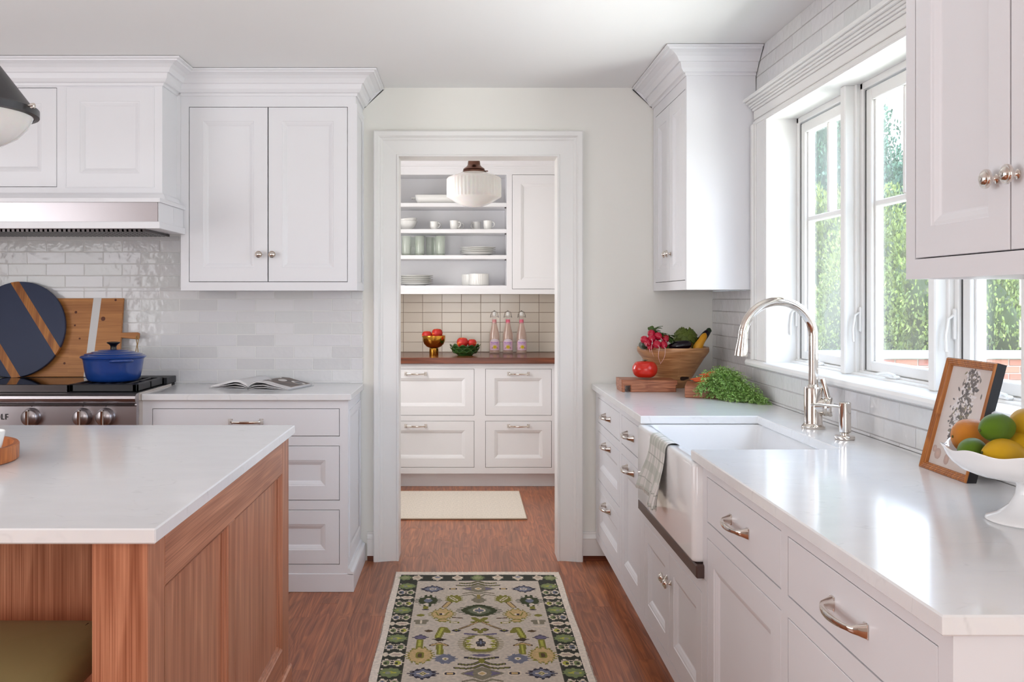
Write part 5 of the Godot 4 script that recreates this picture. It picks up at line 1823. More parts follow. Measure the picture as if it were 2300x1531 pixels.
	for y in range(0, 128):
		for x in range(6, 122):
			var c := Color(0.27, 0.21, 0.19)
			var p := Vector2(x, y)
			c = c.lerp(Color(0.42, 0.34, 0.29), 0.5 + 0.5 * sin(x * 0.11 + y * 0.07))
			for e in [[20, 24, 17, 13], [98, 34, 22, 17], [60, 62, 11, 20], [24, 96, 18, 12]]:
				var q := ((p - Vector2(e[0], e[1])) / Vector2(e[2], e[3])).length()
				if q < 1.0:
					c = Color(0.88, 0.86, 0.84) if q > 0.6 or e[2] == 11 else Color(0.16, 0.15, 0.15)
			im.set_pixel(x, y, c)
	var pm := mat(Color.WHITE, 0.4)
	pm.albedo_texture = ImageTexture.create_from_image(im)
	var line2 := smooth2(v2(right[2][0]))
	m = MB.new()
	for k in range(1, line2.size() - 1):
		var a: Vector2 = line2[k] + Vector2(0, 0.0008)
		var b: Vector2 = line2[k + 1] + Vector2(0, 0.0008)
		m.quad(Vector3(a.x, a.y, -0.004), Vector3(b.x, b.y, -0.004), Vector3(b.x, b.y, -0.266), Vector3(a.x, a.y, -0.266), 1, Vector2(a.x / 0.22, 1), Vector2(b.x / 0.22, 1), Vector2(b.x / 0.22, 0), Vector2(a.x / 0.22, 0))
	put("printed_page", m.done(), pm, o)


func smooth2(pts: Array) -> Array:
	var c := Curve2D.new()
	for i in pts.size():
		var t: Vector2 = (pts[mini(i + 1, pts.size() - 1)] - pts[maxi(i - 1, 0)]) * 0.2
		c.add_point(pts[i], -t, t)
	var out := []
	for i in 25:
		out.append(c.sample_baked(c.get_baked_length() * i / 24.0))
	return out


func smooth3(pts: Array, n := 16) -> Array:
	var c := Curve3D.new()
	c.bake_interval = 0.004
	for i in pts.size():
		var t: Vector3 = (pts[mini(i + 1, pts.size() - 1)] - pts[maxi(i - 1, 0)]) * 0.2
		c.add_point(pts[i], -t, t)
	var out := []
	for i in n + 1:
		out.append(c.sample_baked(c.get_baked_length() * i / float(n)))
	return out


# ============================================================ things on the right counter


func build_right_props() -> void:
	var ct := 0.94
	# towel
	var t := thing("kitchen_towel", "pale green and white plaid kitchen towel draped over the sink's front edge", "towel")
	var n := 96
	var d := PackedByteArray()
	d.resize(n * n * 3)
	for y in n:
		for x in n:
			var c := Color(0.93, 0.92, 0.9)
			var g := Color(0.72, 0.745, 0.7)
			var gx := x % 32 < 11
			var gy := y % 30 < 10
			if gx:
				c = c.lerp(g, 0.45)
			if gy:
				c = c.lerp(g, 0.45)
			if x % 32 == 21 or y % 30 == 20 or x % 32 == 23:
				c = c.lerp(Color(0.5, 0.52, 0.48), 0.5)
			c = c.darkened(0.05 * ((x + y) % 2))
			for k in 3:
				d[(y * n + x) * 3 + k] = int(c[k] * 255)
	var tm := mat(Color.WHITE, 0.95)
	tm.albedo_texture = tex(n, n, d)
	var b := MB.new()
	var nu := 40
	var nv := 44
	var path := [Vector2(0.7155, 0.86), Vector2(0.7125, 0.9), Vector2(0.704, 0.9125), Vector2(0.69, 0.9145), Vector2(0.672, 0.9125), Vector2(0.6615, 0.9), Vector2(0.657, 0.85), Vector2(0.652, 0.78), Vector2(0.645, 0.702)]
	var curve := smooth2(path)
	var at := func(i: int, j: int) -> Vector3:
		var s := float(j) / nv
		var f := s * 24.0
		var p: Vector2 = curve[mini(int(f), 23)].lerp(curve[mini(int(f) + 1, 24)], f - int(f))
		var u := float(i) / nu
		var drop := smoothstep(0.45, 1.0, s)
		# the near third is gathered in folds, the rest hangs flat and flares out
		var z := lerpf(-3.28, -3.03, u) - drop * 0.15 * (1.0 - u) * (1.0 - u) + drop * 0.01
		var fold := smoothstep(0.55, 0.7, u) * drop
		var wave := 0.006 * sin(u * 11.0 + 1.0) * drop + fold * 0.028 * sin((u - 0.55) * 40.0)
		return Vector3(p.x - absf(wave) * 1.0 - drop * 0.004, p.y + drop * 0.012 * sin(u * 5.0) - 0.012 * drop * (1.0 - u), z)
	for j in nv:
		for i in nu:
			var q := []
			for k in [[i, j], [i + 1, j], [i + 1, j + 1], [i, j + 1]]:
				q.append(at.call(k[0], k[1]))
			b.quad(q[0], q[3], q[2], q[1], 1, Vector2(float(i) / nu, float(j) / nv), Vector2(float(i) / nu, float(j + 1) / nv), Vector2(float(i + 1) / nu, float(j + 1) / nv), Vector2(float(i + 1) / nu, float(j) / nv))
	put("cloth", b.done(), tm, t)
	var fr := MB.new()
	for i in 120:
		var q: Vector3 = at.call(i * nu / 120, nv)
		q.z += 0.002 * (i % 3)
		fr.tube([q, q + Vector3(-0.001, -0.006, rng.randf_range(-0.002, 0.002)), q + Vector3(0.0, -0.013, rng.randf_range(-0.004, 0.004))], [0.0012, 0.001, 0.0006], null, 4)
	var fo := put("fringe", fr.done(), mat(Color(0.86, 0.85, 0.82), 0.95), t)
	fo.set_meta("kind", "stuff")

	# thick cutting block with a grip notch, tomato on it
	var o := thing("cutting_block", "thick brown wooden cutting block with a grip notch, under the red tomato", "cutting board", Vector3(0.885, ct, -4.52))
	var m := MB.new()
	m.extrude(v2([-0.128, 0.024, -0.124, 0.0, -0.112, 0.0, -0.112, 0.032, -0.084, 0.032, -0.084, 0.0, 0.135, 0.0, 0.135, 0.032, 0.142, 0.036, 0.142, 0.056, -0.128, 0.06]), -0.085, 0.085, 0.004)
	put("block", m.done(), M.block_wood, o)
	o = thing("tomato", "large ripe red tomato with a small green stem scar on the cutting block", "tomato", Vector3(0.882, 1.0455, -4.505))
	m = MB.new()
	m.ball(func(q: Vector3) -> Vector3:
		var a := atan2(q.z, q.x)
		var lob := 1.0 + 0.035 * cos(a * 5.0 + 0.4) * (0.4 + 0.6 * absf(q.y))
		var dent := 1.0 - 0.2 * exp(-pow((1.0 - absf(q.y)) * 5.0, 2.0))
		return Vector3(q.x * 0.061 * lob, q.y * 0.051 * dent, q.z * 0.06 * lob), 40, 24)
	put("flesh", m.done(), mat(Color(0.8, 0.15, 0.09), 0.22), o)
	m = MB.new()
	for k in 5:
		var a := TAU * k / 5
		m.tube([Vector3(0, 0.041, 0), Vector3(cos(a) * 0.007, 0.0435, sin(a) * 0.007), Vector3(cos(a) * 0.013, 0.045, sin(a) * 0.013)], [0.003, 0.0025, 0.0008], 0.0012, 6)
	m.tube([Vector3(0, 0.039, 0), Vector3(0.001, 0.048, 0)], 0.002, null, 6)
	put("calyx", m.done(), mat(Color(0.25, 0.3, 0.1), 0.6), o)

	vegetable_bowl(ct)
	carrots(ct)

	# leaning picture frame
	o = thing("picture_frame", "small gilt wooden picture frame with a grey leaf print, leaning against the window sill", "picture frame", Vector3(1.2165, ct, -2.355), -PI / 2)
	o.rotation.z = 0.0
	var lean := Basis(Vector3.UP, -PI / 2) * Basis(Vector3.RIGHT, -0.255)
	o.basis = lean
	var W := 0.232
	var H := 0.302
	m = MB.new()
	m.rings(W, H, [[0.0, -0.026], [0.0, -0.004], [0.002, 0.0], [0.005, 0.001], [0.006, -0.001], [0.009, -0.001], [0.0105, -0.0035], [0.0135, -0.0035], [0.0145, -0.0065], [0.018, -0.008], [0.019, -0.014]], false, Vector2(0, H / 2))
	put("moulding", m.done(), M.frame_wood, o)
	m = MB.new()
	m.rings(W + 0.0012, H + 0.0012, [[0.004, -0.0265], [0.0, -0.0262], [0.0, -0.0035], [0.0008, -0.0035]], false, Vector2(0, H / 2))
	put("side", m.done(), mat(Color(0.12, 0.115, 0.125), 0.5), o)
	put("backing", box_mesh(Vector3(-W / 2 + 0.003, 0.003, -0.026), Vector3(W / 2 - 0.003, H - 0.003, -0.0205)), mat(Color(0.75, 0.68, 0.62), 0.8), o)
	put("easel_back", box_mesh(Vector3(0.02, 0.03, -0.031), Vector3(0.105, 0.27, -0.0264), 0.001), mat(Color(0.75, 0.68, 0.62), 0.8), o)
	m = MB.new()
	m.quad(Vector3(-W / 2 + 0.017, 0.017, -0.014), Vector3(W / 2 - 0.017, 0.017, -0.014), Vector3(W / 2 - 0.017, H - 0.017, -0.014), Vector3(-W / 2 + 0.017, H - 0.017, -0.014))
	var art := mat(Color.WHITE, 0.6)
	art.albedo_texture = leaf_print()
	put("print", m.done(), art, o)

	fruit(ct)


func leaf_print() -> ImageTexture:
	var w := 160
	var h := 220
	var im := Image.create(w, h, false, Image.FORMAT_RGB8)
	var r := RandomNumberGenerator.new()
	r.seed = 5
	var nz := noise_bytes(256, 256, 0.012, 15, 2)
	for y in h:
		for x in w:
			im.set_pixel(x, y, Color(0.8, 0.745, 0.71).lerp(Color(0.85, 0.8, 0.775), nz[y * 256 + x] / 255.0))
	# a hanging spray of small leaves, dense in the middle, pale petals among them
	for k in 560:
		var v := r.randf()
		var y := 6.0 + v * 165.0
		var spread := 10.0 + 26.0 * sin(v * PI) + (8.0 if v < 0.2 else 0.0)
		var x := 84.0 - v * 14.0 + r.randfn() * spread * 0.52
		var a := r.randf() * TAU
		var l := r.randf_range(3.5, 8.0)
		var c := Color(0.5, 0.46, 0.43).lerp(Color(0.36, 0.34, 0.34), r.randf())
		if r.randf() < 0.3:
			c = Color(0.86, 0.83, 0.82)
		elif r.randf() < 0.15:
			c = Color(0.56, 0.52, 0.42)
		var dir := Vector2(cos(a), sin(a))
		for dy in range(-8, 9):
			for dx in range(-8, 9):
				var q := Vector2(dx, dy)
				var s := q.dot(dir) / l
				var t := q.dot(dir.orthogonal()) / (l * 0.42)
				if absf(s) < 1.0 and absf(t) < 1.0 - s * s:
					var px := int(x) + dx
					var py := int(y) + dy
					if px >= 0 and px < w and py >= 0 and py < h:
						im.set_pixel(px, py, c)
	for e in [[28, 194, 13, 12], [66, 200, 10, 12], [12, 185, 8, 8]]:
		for y in range(e[1] - 14, e[1] + 14):
			for x in range(e[0] - 14, e[0] + 15):
				var q := ((Vector2(x, y) - Vector2(e[0], e[1])) / Vector2(e[2], e[3])).length()
				if q < 1.0 and x >= 0:
					im.set_pixel(x, clampi(y, 0, h - 1), Color(0.79, 0.66, 0.6).lerp(Color(0.7, 0.6, 0.56), q))
	return ImageTexture.create_from_image(im)


func vegetable_bowl(ct: float) -> void:
	var o := thing("wooden_bowl", "large wooden salad bowl heaped with vegetables in the counter corner", "bowl", Vector3(1.062, ct, -4.694))
	put("body", lathe_mesh(v2([0.0, 0.0, 0.066, 0.0, 0.071, 0.004, 0.098, 0.055, 0.127, 0.105, 0.155, 0.15, 0.172, 0.172, 0.1795, 0.184, 0.18, 0.196, 0.178, 0.206, 0.168, 0.206, 0.163, 0.19, 0.14, 0.145, 0.1, 0.075, 0.06, 0.03, 0.0, 0.022]), 64, 50.0), M.bowl_wood, o)
	var knot := MB.new()
	knot.ball(func(d: Vector3) -> Vector3: return Vector3(d.x * 0.026, d.y * 0.012, d.z * 0.0025) * (1.0 + 0.14 * sin(atan2(d.y, d.x) * 3.0 + 1.0)), 20, 10)
	var kb := put("knot", knot.done(), mat(Color(0.2, 0.09, 0.045), 0.5), o)
	kb.transform = Transform3D(Basis(Vector3.UP, 0.35) * Basis(Vector3.RIGHT, 0.5), Vector3(0.036, 0.052, 0.0885))

	# radishes: each a root, a thread tail and some with stalks
	var flesh := mat(Color(0.72, 0.07, 0.2), 0.25)
	var white := mat(Color(0.88, 0.72, 0.72), 0.5)
	var green := mat(Color(0.24, 0.34, 0.1), 0.6)
	green.backlight_enabled = true
	green.backlight = Color(0.1, 0.14, 0.04)
	var rm := MB.new()
	rm.ball(func(d: Vector3) -> Vector3: return d * (1.0 + 0.28 * pow(maxf(0.0, d.z), 5.0)), 22, 16)
	var root := rm.done()
	var words := ["leftmost radish at the bowl rim", "topmost radish beside the leaves", "radish in the middle of the bunch", "upper right radish of the bunch", "rightmost radish beside the aubergine leaves", "lower left radish of the bunch", "large front radish over the bowl rim", "front right radish over the bowl rim", "lowest radish tucked behind the rim"]
	var pos := [[0.8897, 1.1881, -4.56], [0.9312, 1.2171, -4.59], [0.926, 1.1921, -4.555], [0.9602, 1.2042, -4.57], [0.9973, 1.1921, -4.575], [0.9058, 1.1719, -4.55], [0.9461, 1.1659, -4.53], [0.9804, 1.1639, -4.535], [0.9199, 1.1528, -4.555]]
	for k in 9:
		var r := thing("radish", "pink-red " + words[k], "radish", Vector3(pos[k][0], pos[k][1], pos[k][2]), 0.0, "bunch of radishes in the wooden bowl")
		var s: float = [0.0175, 0.0175, 0.018, 0.0185, 0.0185, 0.0165, 0.0185, 0.0175, 0.015][k]
		var rb := Basis.from_euler(Vector3(rng.randf_range(0.1, 0.6), rng.randf_range(-0.6, 0.5), 0))
		var f := put("root", root, flesh, r)
		f.transform = Transform3D(rb.scaled(Vector3.ONE * s * 1.1), Vector3.ZERO)
		var tip: Vector3 = rb * Vector3(0, 0, s * 1.24)
		var l := 0.03 + 0.025 * rng.randf()
		if k in [2, 6, 7]:
			put("tail", tube_mesh(smooth3([tip, tip + Vector3(0.004, -0.006, 0.012), tip + Vector3(0.0, -l, 0.012), tip + Vector3(0.012 if k != 7 else -0.02, -l * 1.7, 0.008)], 10), [0.0022, 0.0016, 0.0014, 0.0012, 0.0011, 0.001, 0.0009, 0.0008, 0.0007, 0.0006, 0.0004], null, 6), white, r)
		else:
			put("tail", tube_mesh([tip, tip + rb * Vector3(0.002, -0.004, 0.012), tip + rb * Vector3(0.006, -0.012, 0.02)], [0.002, 0.0012, 0.0004], null, 6), white, r)
		if k in [1, 3, 4]:
			var lv := MB.new()
			for j in 16:
				var a0 := Vector3(0, 0, -s * 0.8)
				var e := Vector3(rng.randf_range(0.005, 0.062), rng.randf_range(-0.03, 0.012) + (0.026 if k == 1 else 0.0), rng.randf_range(-0.05, 0.012))
				var pts := smooth3([a0, a0.lerp(e, 0.5) + Vector3(0, 0.012, 0), e], 8)
				lv.tube(pts, [0.0022, 0.003, 0.007, 0.012, 0.0155, 0.017, 0.0155, 0.011, 0.002], 0.0012, 8)
			put("leaves", lv.done(), green, r)

	# artichoke: spiral of pointed scales
	o = thing("artichoke", "green artichoke in the middle of the vegetable bowl", "artichoke", Vector3(1.122, 1.186, -4.68))
	o.scale = Vector3.ONE * 1.14
	var am := mat(Color(0.36, 0.42, 0.14), 0.55)
	put("heart", lathe_mesh(v2([0.0, -0.04, 0.025, -0.036, 0.04, -0.015, 0.042, 0.008, 0.03, 0.03, 0.0, 0.04]), 20), am, o)
	var sc := MB.new()
	sc.ball(func(d: Vector3) -> Vector3: return Vector3(d.x * 0.0145 * (1.0 - 0.55 * maxf(0.0, d.y)), d.y * 0.019, d.z * 0.004 + 0.004 * d.y * d.y), 12, 8)
	var scale := sc.done()
	for k in 52:
		var f := k / 51.0
		var y := lerpf(-0.03, 0.04, f)
		var rr := 0.0475 * sqrt(maxf(0.05, 1.0 - pow(y / 0.047, 2.0) * 0.93))
		var a := k * 2.39996
		var s := put("scale", scale, am, o)
		s.transform = Transform3D(Basis(Vector3.UP, PI / 2 - a) * Basis(Vector3.RIGHT, -0.15 - 0.75 * maxf(0.0, f - 0.45) / 0.55), Vector3(rr * cos(a), y, rr * sin(a)))

	# aubergines and squash
	var purple := mat(Color(0.075, 0.03, 0.085), 0.12)
	o = thing("eggplant", "dark purple eggplant lying along the front rim of the wooden bowl", "eggplant", Vector3(1.08, 1.154, -4.585))
	put("body", tube_mesh(smooth3([Vector3(-0.07, -0.006, 0), Vector3(-0.03, 0.0, 0.004), Vector3(0.02, 0.007, 0.004), Vector3(0.055, 0.01, 0)], 14), [0.003, 0.012, 0.017, 0.02, 0.0225, 0.024, 0.0245, 0.0245, 0.024, 0.0235, 0.0225, 0.021, 0.018, 0.013, 0.004], null, 20), purple, o)
	put("cap", tube_mesh([Vector3(-0.078, -0.007, 0), Vector3(-0.066, -0.005, 0), Vector3(-0.052, -0.003, 0)], [0.004, 0.011, 0.017], null, 10), green, o)
	o = thing("yellow_squash", "yellow squash standing up out of the right of the vegetable bowl", "squash", Vector3(1.18, 1.17, -4.6))
	put("body", tube_mesh(smooth3([Vector3(-0.022, -0.045, 0), Vector3(-0.012, -0.015, 0.004), Vector3(0.008, 0.02, 0.004), Vector3(0.024, 0.048, 0)], 12), [0.012, 0.021, 0.024, 0.0235, 0.022, 0.0205, 0.019, 0.018, 0.0175, 0.017, 0.0155, 0.012, 0.004], null, 20), mat(Color(0.86, 0.6, 0.05), 0.35), o)
	o = thing("eggplant", "slim dark eggplant standing up behind the yellow squash in the bowl", "eggplant", Vector3(1.216, 1.19, -4.66))
	put("body", tube_mesh(smooth3([Vector3(-0.045, -0.045, 0), Vector3(-0.02, -0.012, 0), Vector3(0.004, 0.02, 0), Vector3(0.02, 0.037, 0)], 10), [0.01, 0.02, 0.0225, 0.022, 0.021, 0.02, 0.0195, 0.019, 0.018, 0.016, 0.012], null, 18), purple, o)
	put("stem", tube_mesh([Vector3(0.014, 0.032, 0), Vector3(0.024, 0.043, 0), Vector3(0.029, 0.046, 0)], [0.014, 0.0135, 0.009], null, 8), mat(Color(0.1, 0.2, 0.09), 0.5), o)
	# a dark avocado-like vegetable at the left rim
	o = thing("zucchini", "dark grey-green zucchini end behind the radishes at the left bowl rim", "zucchini", Vector3(0.898, 1.158, -4.6))
	put("body", tube_mesh(smooth3([Vector3(-0.005, 0.0, -0.045), Vector3(0.0, 0.0, 0.0), Vector3(0.0, 0.002, 0.04)], 8), [0.008, 0.018, 0.021, 0.021, 0.021, 0.021, 0.02, 0.016, 0.005], null, 16), mat(Color(0.16, 0.21, 0.12), 0.35), o)


func carrots(ct: float) -> void:
	var o := thing("cutting_block", "brown wooden cutting block under the bunch of carrots", "cutting board", Vector3(1.1196, ct, -4.298), -0.267)
	put("block", box_mesh(Vector3(-0.085, 0.0, -0.135), Vector3(0.085, 0.054, 0.135), 0.004), M.block_wood, o)
	var orange := mat(Color(0.85, 0.36, 0.14), 0.5)
	var gm := mat(Color.WHITE, 0.6)
	gm.vertex_color_use_as_albedo = true
	gm.backlight_enabled = true
	gm.backlight = Color(0.25, 0.3, 0.12)
	var words := ["front carrot of the bunch with greens fanned to the left", "carrot second from the front of the bunch", "long middle carrot pointing at the bowl", "rear carrot of the bunch, nearest the tiled wall", "thin upper carrot on top of the bunch"]
	var tips := [Vector3(1.085, 1.002, -4.27), Vector3(1.07, 1.006, -4.31), Vector3(1.066, 1.009, -4.36), Vector3(1.15, 1.034, -4.41), Vector3(1.105, 1.032, -4.345)]
	var tops := [Vector3(1.155, 1.008, -4.24), Vector3(1.165, 1.01, -4.28), Vector3(1.175, 1.013, -4.32), Vector3(1.21, 1.034, -4.345), Vector3(1.192, 1.034, -4.3)]
	for k in 5:
		var c := thing("carrot", "orange " + words[k], "carrot", tops[k], 0.0, "bunch of carrots with leafy greens")
		var e: Vector3 = tips[k] - tops[k]
		var pts := smooth3([Vector3.ZERO, e * 0.35 + Vector3(0, 0.001, 0), e * 0.7, e], 10)
		var f: float = [1.2, 1.3, 1.45, 1.35, 1.15][k]
		put("root", tube_mesh(pts, [0.006 * f, 0.0105 * f, 0.0115 * f, 0.011 * f, 0.01 * f, 0.009 * f, 0.008 * f, 0.0065 * f, 0.005 * f, 0.003 * f, 0.0008], null, 12), orange, c)
		var g := MB.new()
		for j in 22:
			# a stem arches over the block's edge and lies down on the counter
			var far := rng.randf()
			var spread := rng.randf_range(-1.0, 1.0)
			var end := Vector3(lerpf(1.075, 1.285, clampf(0.38 + 0.34 * spread + far * 0.42, 0.0, 1.0)), 0, lerpf(-4.16, -3.86, far * (0.62 + 0.38 * clampf(0.3 + spread, 0.0, 1.0))))
			end.y = ct + 0.006 + 0.075 * (1.0 - far) * rng.randf() * (1.0 - 0.4 * absf(spread))
			if far > 0.75 and end.x < 1.17:
				end.x += 0.08
			if k == 0 and j < 3:
				end = Vector3(1.05, 0.985 - 0.012 * j, -4.13)
			var rel: Vector3 = end - tops[k]
			var bump := rng.randf_range(0.004, 0.034) + (0.03 if j % 3 == 0 else 0.0)
			var st := smooth3([Vector3.ZERO, rel * 0.3 + Vector3(0, bump, 0), rel * 0.7 + Vector3(0, bump * 0.7, 0), rel], 22)
			g.col = Color(0.2, 0.36, 0.06)
			g.tube(st, 0.0013, null, 5)
			for i in range(8, 23):
				var p: Vector3 = st[i]
				var dir: Vector3 = (st[i] - st[i - 1]).normalized()
				for s: float in [-1.0, 1.0]:
					var side := (dir.cross(Vector3.UP) * s + dir * 0.6 + Vector3(0, rng.randf_range(-0.35, 0.5), 0)).normalized()
					var ln := rng.randf_range(0.014, 0.03) * (1.0 if i < 18 else 0.7)
					var base := Color(0.2, 0.4, 0.06).lerp(Color(0.46, 0.7, 0.2), rng.randf())
					for q in 4:
						var root: Vector3 = p + side * ln * (q + 1) / 4.0
						root.y = maxf(root.y, ct + 0.003 - tops[k].y)
						for w in 2:
							var a := (side + Vector3(rng.randf_range(-1, 1), rng.randf_range(-0.7, 0.8), rng.randf_range(-1, 1)) * 0.9).normalized() * rng.randf_range(0.007, 0.013)
							var nrm := a.cross(Vector3(rng.randf() - 0.5, 1, rng.randf() - 0.5)).normalized() * 0.0028
							g.col = base.lightened(rng.randf() * 0.12)
							var m1 := root + a * 0.5
							g.tri(root, m1 + nrm, root + a)
							g.tri(root, root + a, m1 - nrm)
		var go := put("greens", g.done(), gm, c)
		go.set_meta("kind", "stuff")


func fruit(ct: float) -> void:
	var o := thing("fruit_stand", "white footed fruit bowl with a wavy rim, full of citrus, at the right edge", "bowl", Vector3(1.132, ct, -1.85))
	var wavy := func(q: Vector2, a: float, i: int) -> Vector2:
		var s := 0.0 if i < 7 or i > 12 else (1.0 if i < 12 else 0.6)
		return Vector2(q.x * (1.0 + 0.018 * s * cos(a * 9.0)), q.y + 0.004 * s * cos(a * 9.0))
	put("bowl", lathe_mesh(v2([0.0, 0.086, 0.02, 0.087, 0.06, 0.088, 0.1, 0.094, 0.125, 0.104, 0.14, 0.118, 0.148, 0.13, 0.152, 0.141, 0.1555, 0.1455, 0.155, 0.148, 0.1505, 0.147, 0.146, 0.138, 0.135, 0.118, 0.115, 0.106, 0.06, 0.097, 0.0, 0.095]), 108, 60.0, wavy), M.porcelain, o)
	put("foot", lathe_mesh(v2([0.0, 0.0, 0.074, 0.0, 0.077, 0.003, 0.075, 0.007, 0.055, 0.016, 0.034, 0.034, 0.023, 0.056, 0.021, 0.074, 0.028, 0.086, 0.05, 0.089]), 48, 60.0), M.porcelain, o)
	var peel := height_tex(256, 256, 0.14, 97, 1)
	var mats := {}
	for q in [["orange", Color(0.96, 0.6, 0.17)], ["lime", Color(0.4, 0.55, 0.06)], ["lemon", Color(0.95, 0.74, 0.06)]]:
		var mm := mat(q[1], 0.33)
		mm.uv1_triplanar = true
		mm.uv1_scale = Vector3(9, 9, 9)
		mats[q[0]] = relief(mm, peel, 0.05)
	var lemon := MB.new()
	lemon.ball(func(d: Vector3) -> Vector3:
		var tip := 0.22 * pow(absf(d.x), 10.0)
		return Vector3(d.x * (1.16 + tip), d.y * 0.94, d.z * 0.94), 32, 20)
	var lm := lemon.done()
	var orange := MB.new()
	orange.ball(func(d: Vector3) -> Vector3: return d * (1.0 - 0.05 * exp(-pow((1.0 - d.y) * 9.0, 2.0))), 32, 20)
	var om := orange.done()
	var list := [["orange", 1.061, 1.1, -1.93, 0.0385, 0.0, 0.0, "orange at the left of the citrus bowl behind the limes"], ["lime", 1.058, 1.132, -1.83, 0.0305, 0.25, 0.08, "top green lime on the citrus pile"], ["lime", 1.0195, 1.083, -1.85, 0.0275, 0.6, 0.1, "lower green lime at the left rim of the citrus bowl"], ["lemon", 1.0515, 1.084, -1.795, 0.034, 0.1, -0.12, "front yellow lemon in the citrus bowl"], ["lemon", 1.13, 1.135, -1.85, 0.034, 1.3, 0.3, "uppermost yellow lemon at the right edge of the citrus pile"], ["lemon", 1.1164, 1.094, -1.84, 0.034, 0.5, 0.0, "yellow lemon below the uppermost one in the citrus bowl"], ["lemon", 1.12, 1.079, -1.93, 0.034, 0.9, 0.0, ""], ["orange", 1.195, 1.082, -1.84, 0.037, 0, 0, ""]]
	for q in list:
		if q[7] == "":
			continue
		var f := thing(q[0], q[7], q[0], Vector3(q[1], q[2], q[3]), q[5], "citrus fruit in the white stand")
		f.rotation.z = q[6]
		var b := put("fruit", om if q[0] == "orange" else lm, mats[q[0]], f)
		b.scale = Vector3.ONE * q[4]
		var tipx: float = q[4] * (1.0 if q[0] == "orange" else 1.37)
		var sb := MB.new()
		sb.ball(func(d: Vector3) -> Vector3: return d * Vector3(0.0016, 0.003, 0.003), 8, 6)
		put("stem_scar", sb.done(), mat(Color(0.3, 0.3, 0.1), 0.7), f, Vector3(-tipx, 0, 0))


# ============================================================ outside the window


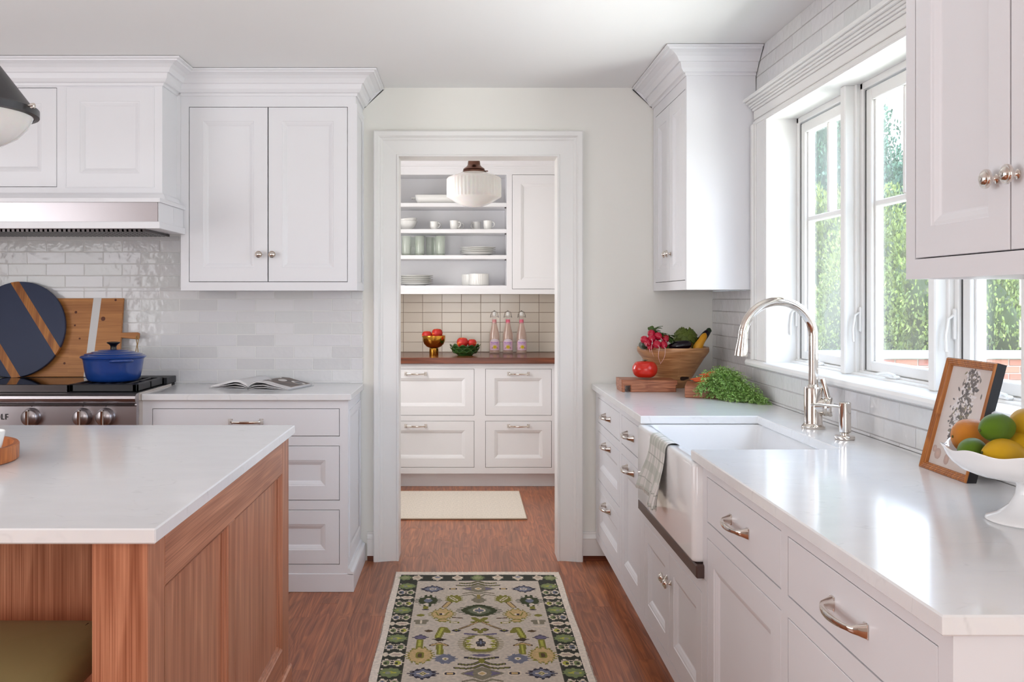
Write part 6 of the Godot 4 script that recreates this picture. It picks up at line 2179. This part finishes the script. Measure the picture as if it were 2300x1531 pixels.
func build_outside() -> void:
	struct(put("ground_outside", box_mesh(Vector3(1.5, -0.6, -40), Vector3(40, -0.35, 20)), mat(Color(0.45, 0.5, 0.33), 0.95)))
	# low brick garden wall with a pale stone cap, across the view
	var w := thing("garden_wall", "low brick garden wall with pale stone cap outside the window", "wall", Vector3(2.2, -0.35, -9.0))
	put("core", box_mesh(Vector3(0, 0, -0.24), Vector3(6.0, 1.16, -0.006)), mat(Color(0.7, 0.66, 0.62), 0.9), w)
	var brick := box_mesh(Vector3(-0.105, -0.03, -0.02), Vector3(0.105, 0.03, 0.004), 0.004)
	var bms := []
	for c in [Color(0.66, 0.4, 0.32), Color(0.7, 0.45, 0.36), Color(0.62, 0.37, 0.31)]:
		bms.append(mat(c, 0.9))
	for j in 4:
		for i in 26:
			put("brick", brick, bms[rng.randi() % 3], w, Vector3(0.12 + i * 0.222 + (0.111 if j % 2 else 0.0), 1.12 - j * 0.07, 0))
	put("cap", box_mesh(Vector3(-0.05, 1.16, -0.3), Vector3(6.05, 1.225, 0.05), 0.008), mat(Color(0.8, 0.8, 0.8), 0.8), w)
	# evergreen hedge behind it, trees farther back
	var lm := mat(Color.WHITE, 0.6)
	lm.vertex_color_use_as_albedo = true
	lm.backlight_enabled = true
	lm.backlight = Color(0.2, 0.22, 0.1)
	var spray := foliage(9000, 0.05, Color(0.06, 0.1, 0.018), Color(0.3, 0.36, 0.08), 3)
	var trunk := lathe_mesh(v2([0.0, 0.0, 0.09, 0.0, 0.06, 2.0, 0.0, 2.0]), 10)
	var bark := mat(Color(0.3, 0.22, 0.16), 0.9)
	var words := ["sunlit evergreen shrub seen through the nearest window pane", "sunlit evergreen shrub behind the middle of the garden wall", "bright shrub left of the evergreens, in the middle window", "yellow-green shrub low in the far window"]
	var at := [Vector3(5.4, -0.35, -9.95), Vector3(5.05, -0.35, -11.35), Vector3(5.4, -0.35, -12.95), Vector3(5.35, -0.35, -14.55)]
	for k in 4:
		var s := thing("evergreen_shrub", words[k], "shrub", at[k], k * 1.7, "evergreen shrubs behind the garden wall")
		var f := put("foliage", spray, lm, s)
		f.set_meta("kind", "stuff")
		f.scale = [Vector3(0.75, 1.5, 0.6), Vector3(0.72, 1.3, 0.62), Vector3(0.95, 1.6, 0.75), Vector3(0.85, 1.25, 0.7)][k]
		f.position.y = [1.5, 1.3, 1.6, 1.3][k]
		put("trunk", trunk, bark, s)
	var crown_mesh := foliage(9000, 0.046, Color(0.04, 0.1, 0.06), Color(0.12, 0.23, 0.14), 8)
	words = ["tall dark blue-green tree in the far window", "tall leafy tree rising behind the shrubs in the middle window", "broad green tree behind the nearest shrub"]
	at = [Vector3(6.6, -0.35, -17.4), Vector3(8.9, -0.35, -20.0), Vector3(11.6, -0.35, -18.2)]
	for k in 3:
		var s := thing("tree", words[k], "tree", at[k], k * 2.2, "trees beyond the garden wall")
		var f := put("crown", crown_mesh, lm, s)
		f.set_meta("kind", "stuff")
		f.scale = [Vector3(1.25, 3.1, 1.1), Vector3(1.5, 2.1, 1.3), Vector3(1.9, 2.2, 1.6)][k]
		f.position.y = [3.5, 2.8, 2.7][k]
		put("trunk", trunk, bark, s).scale = Vector3(1.4, 1.6, 1.4)


# leaves strewn through an ellipsoid of unit radius, denser outside
func foliage(n: int, size: float, dark: Color, light: Color, sd: int) -> ArrayMesh:
	var r := RandomNumberGenerator.new()
	r.seed = sd
	var g := MB.new()
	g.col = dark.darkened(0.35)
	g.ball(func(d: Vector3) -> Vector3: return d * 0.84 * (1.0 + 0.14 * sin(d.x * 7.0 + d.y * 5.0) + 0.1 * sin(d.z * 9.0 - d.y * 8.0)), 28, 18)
	for i in n:
		var d := Vector3(r.randfn(), r.randfn(), r.randfn()).normalized()
		var lump := 1.0 + 0.14 * sin(d.x * 7.0 + d.y * 5.0) + 0.1 * sin(d.z * 9.0 - d.y * 8.0)
		var p := d * lump * r.randf_range(0.83, 1.06)
		var base := dark.lerp(light, r.randf())
		for k in 3:
			var a := (d + Vector3(r.randfn(), r.randfn(), r.randfn()) * 0.6).normalized() * size * r.randf_range(0.6, 1.3)
			var nrm := a.cross(Vector3(r.randfn(), r.randfn(), r.randfn())).normalized() * size * 0.28
			g.col = base
			var q := p + Vector3(r.randfn(), r.randfn(), r.randfn()) * size * 0.4
			g.tri(q, q + a * 0.5 + nrm, q + a)
			g.tri(q, q + a, q + a * 0.5 - nrm)
	return g.done()
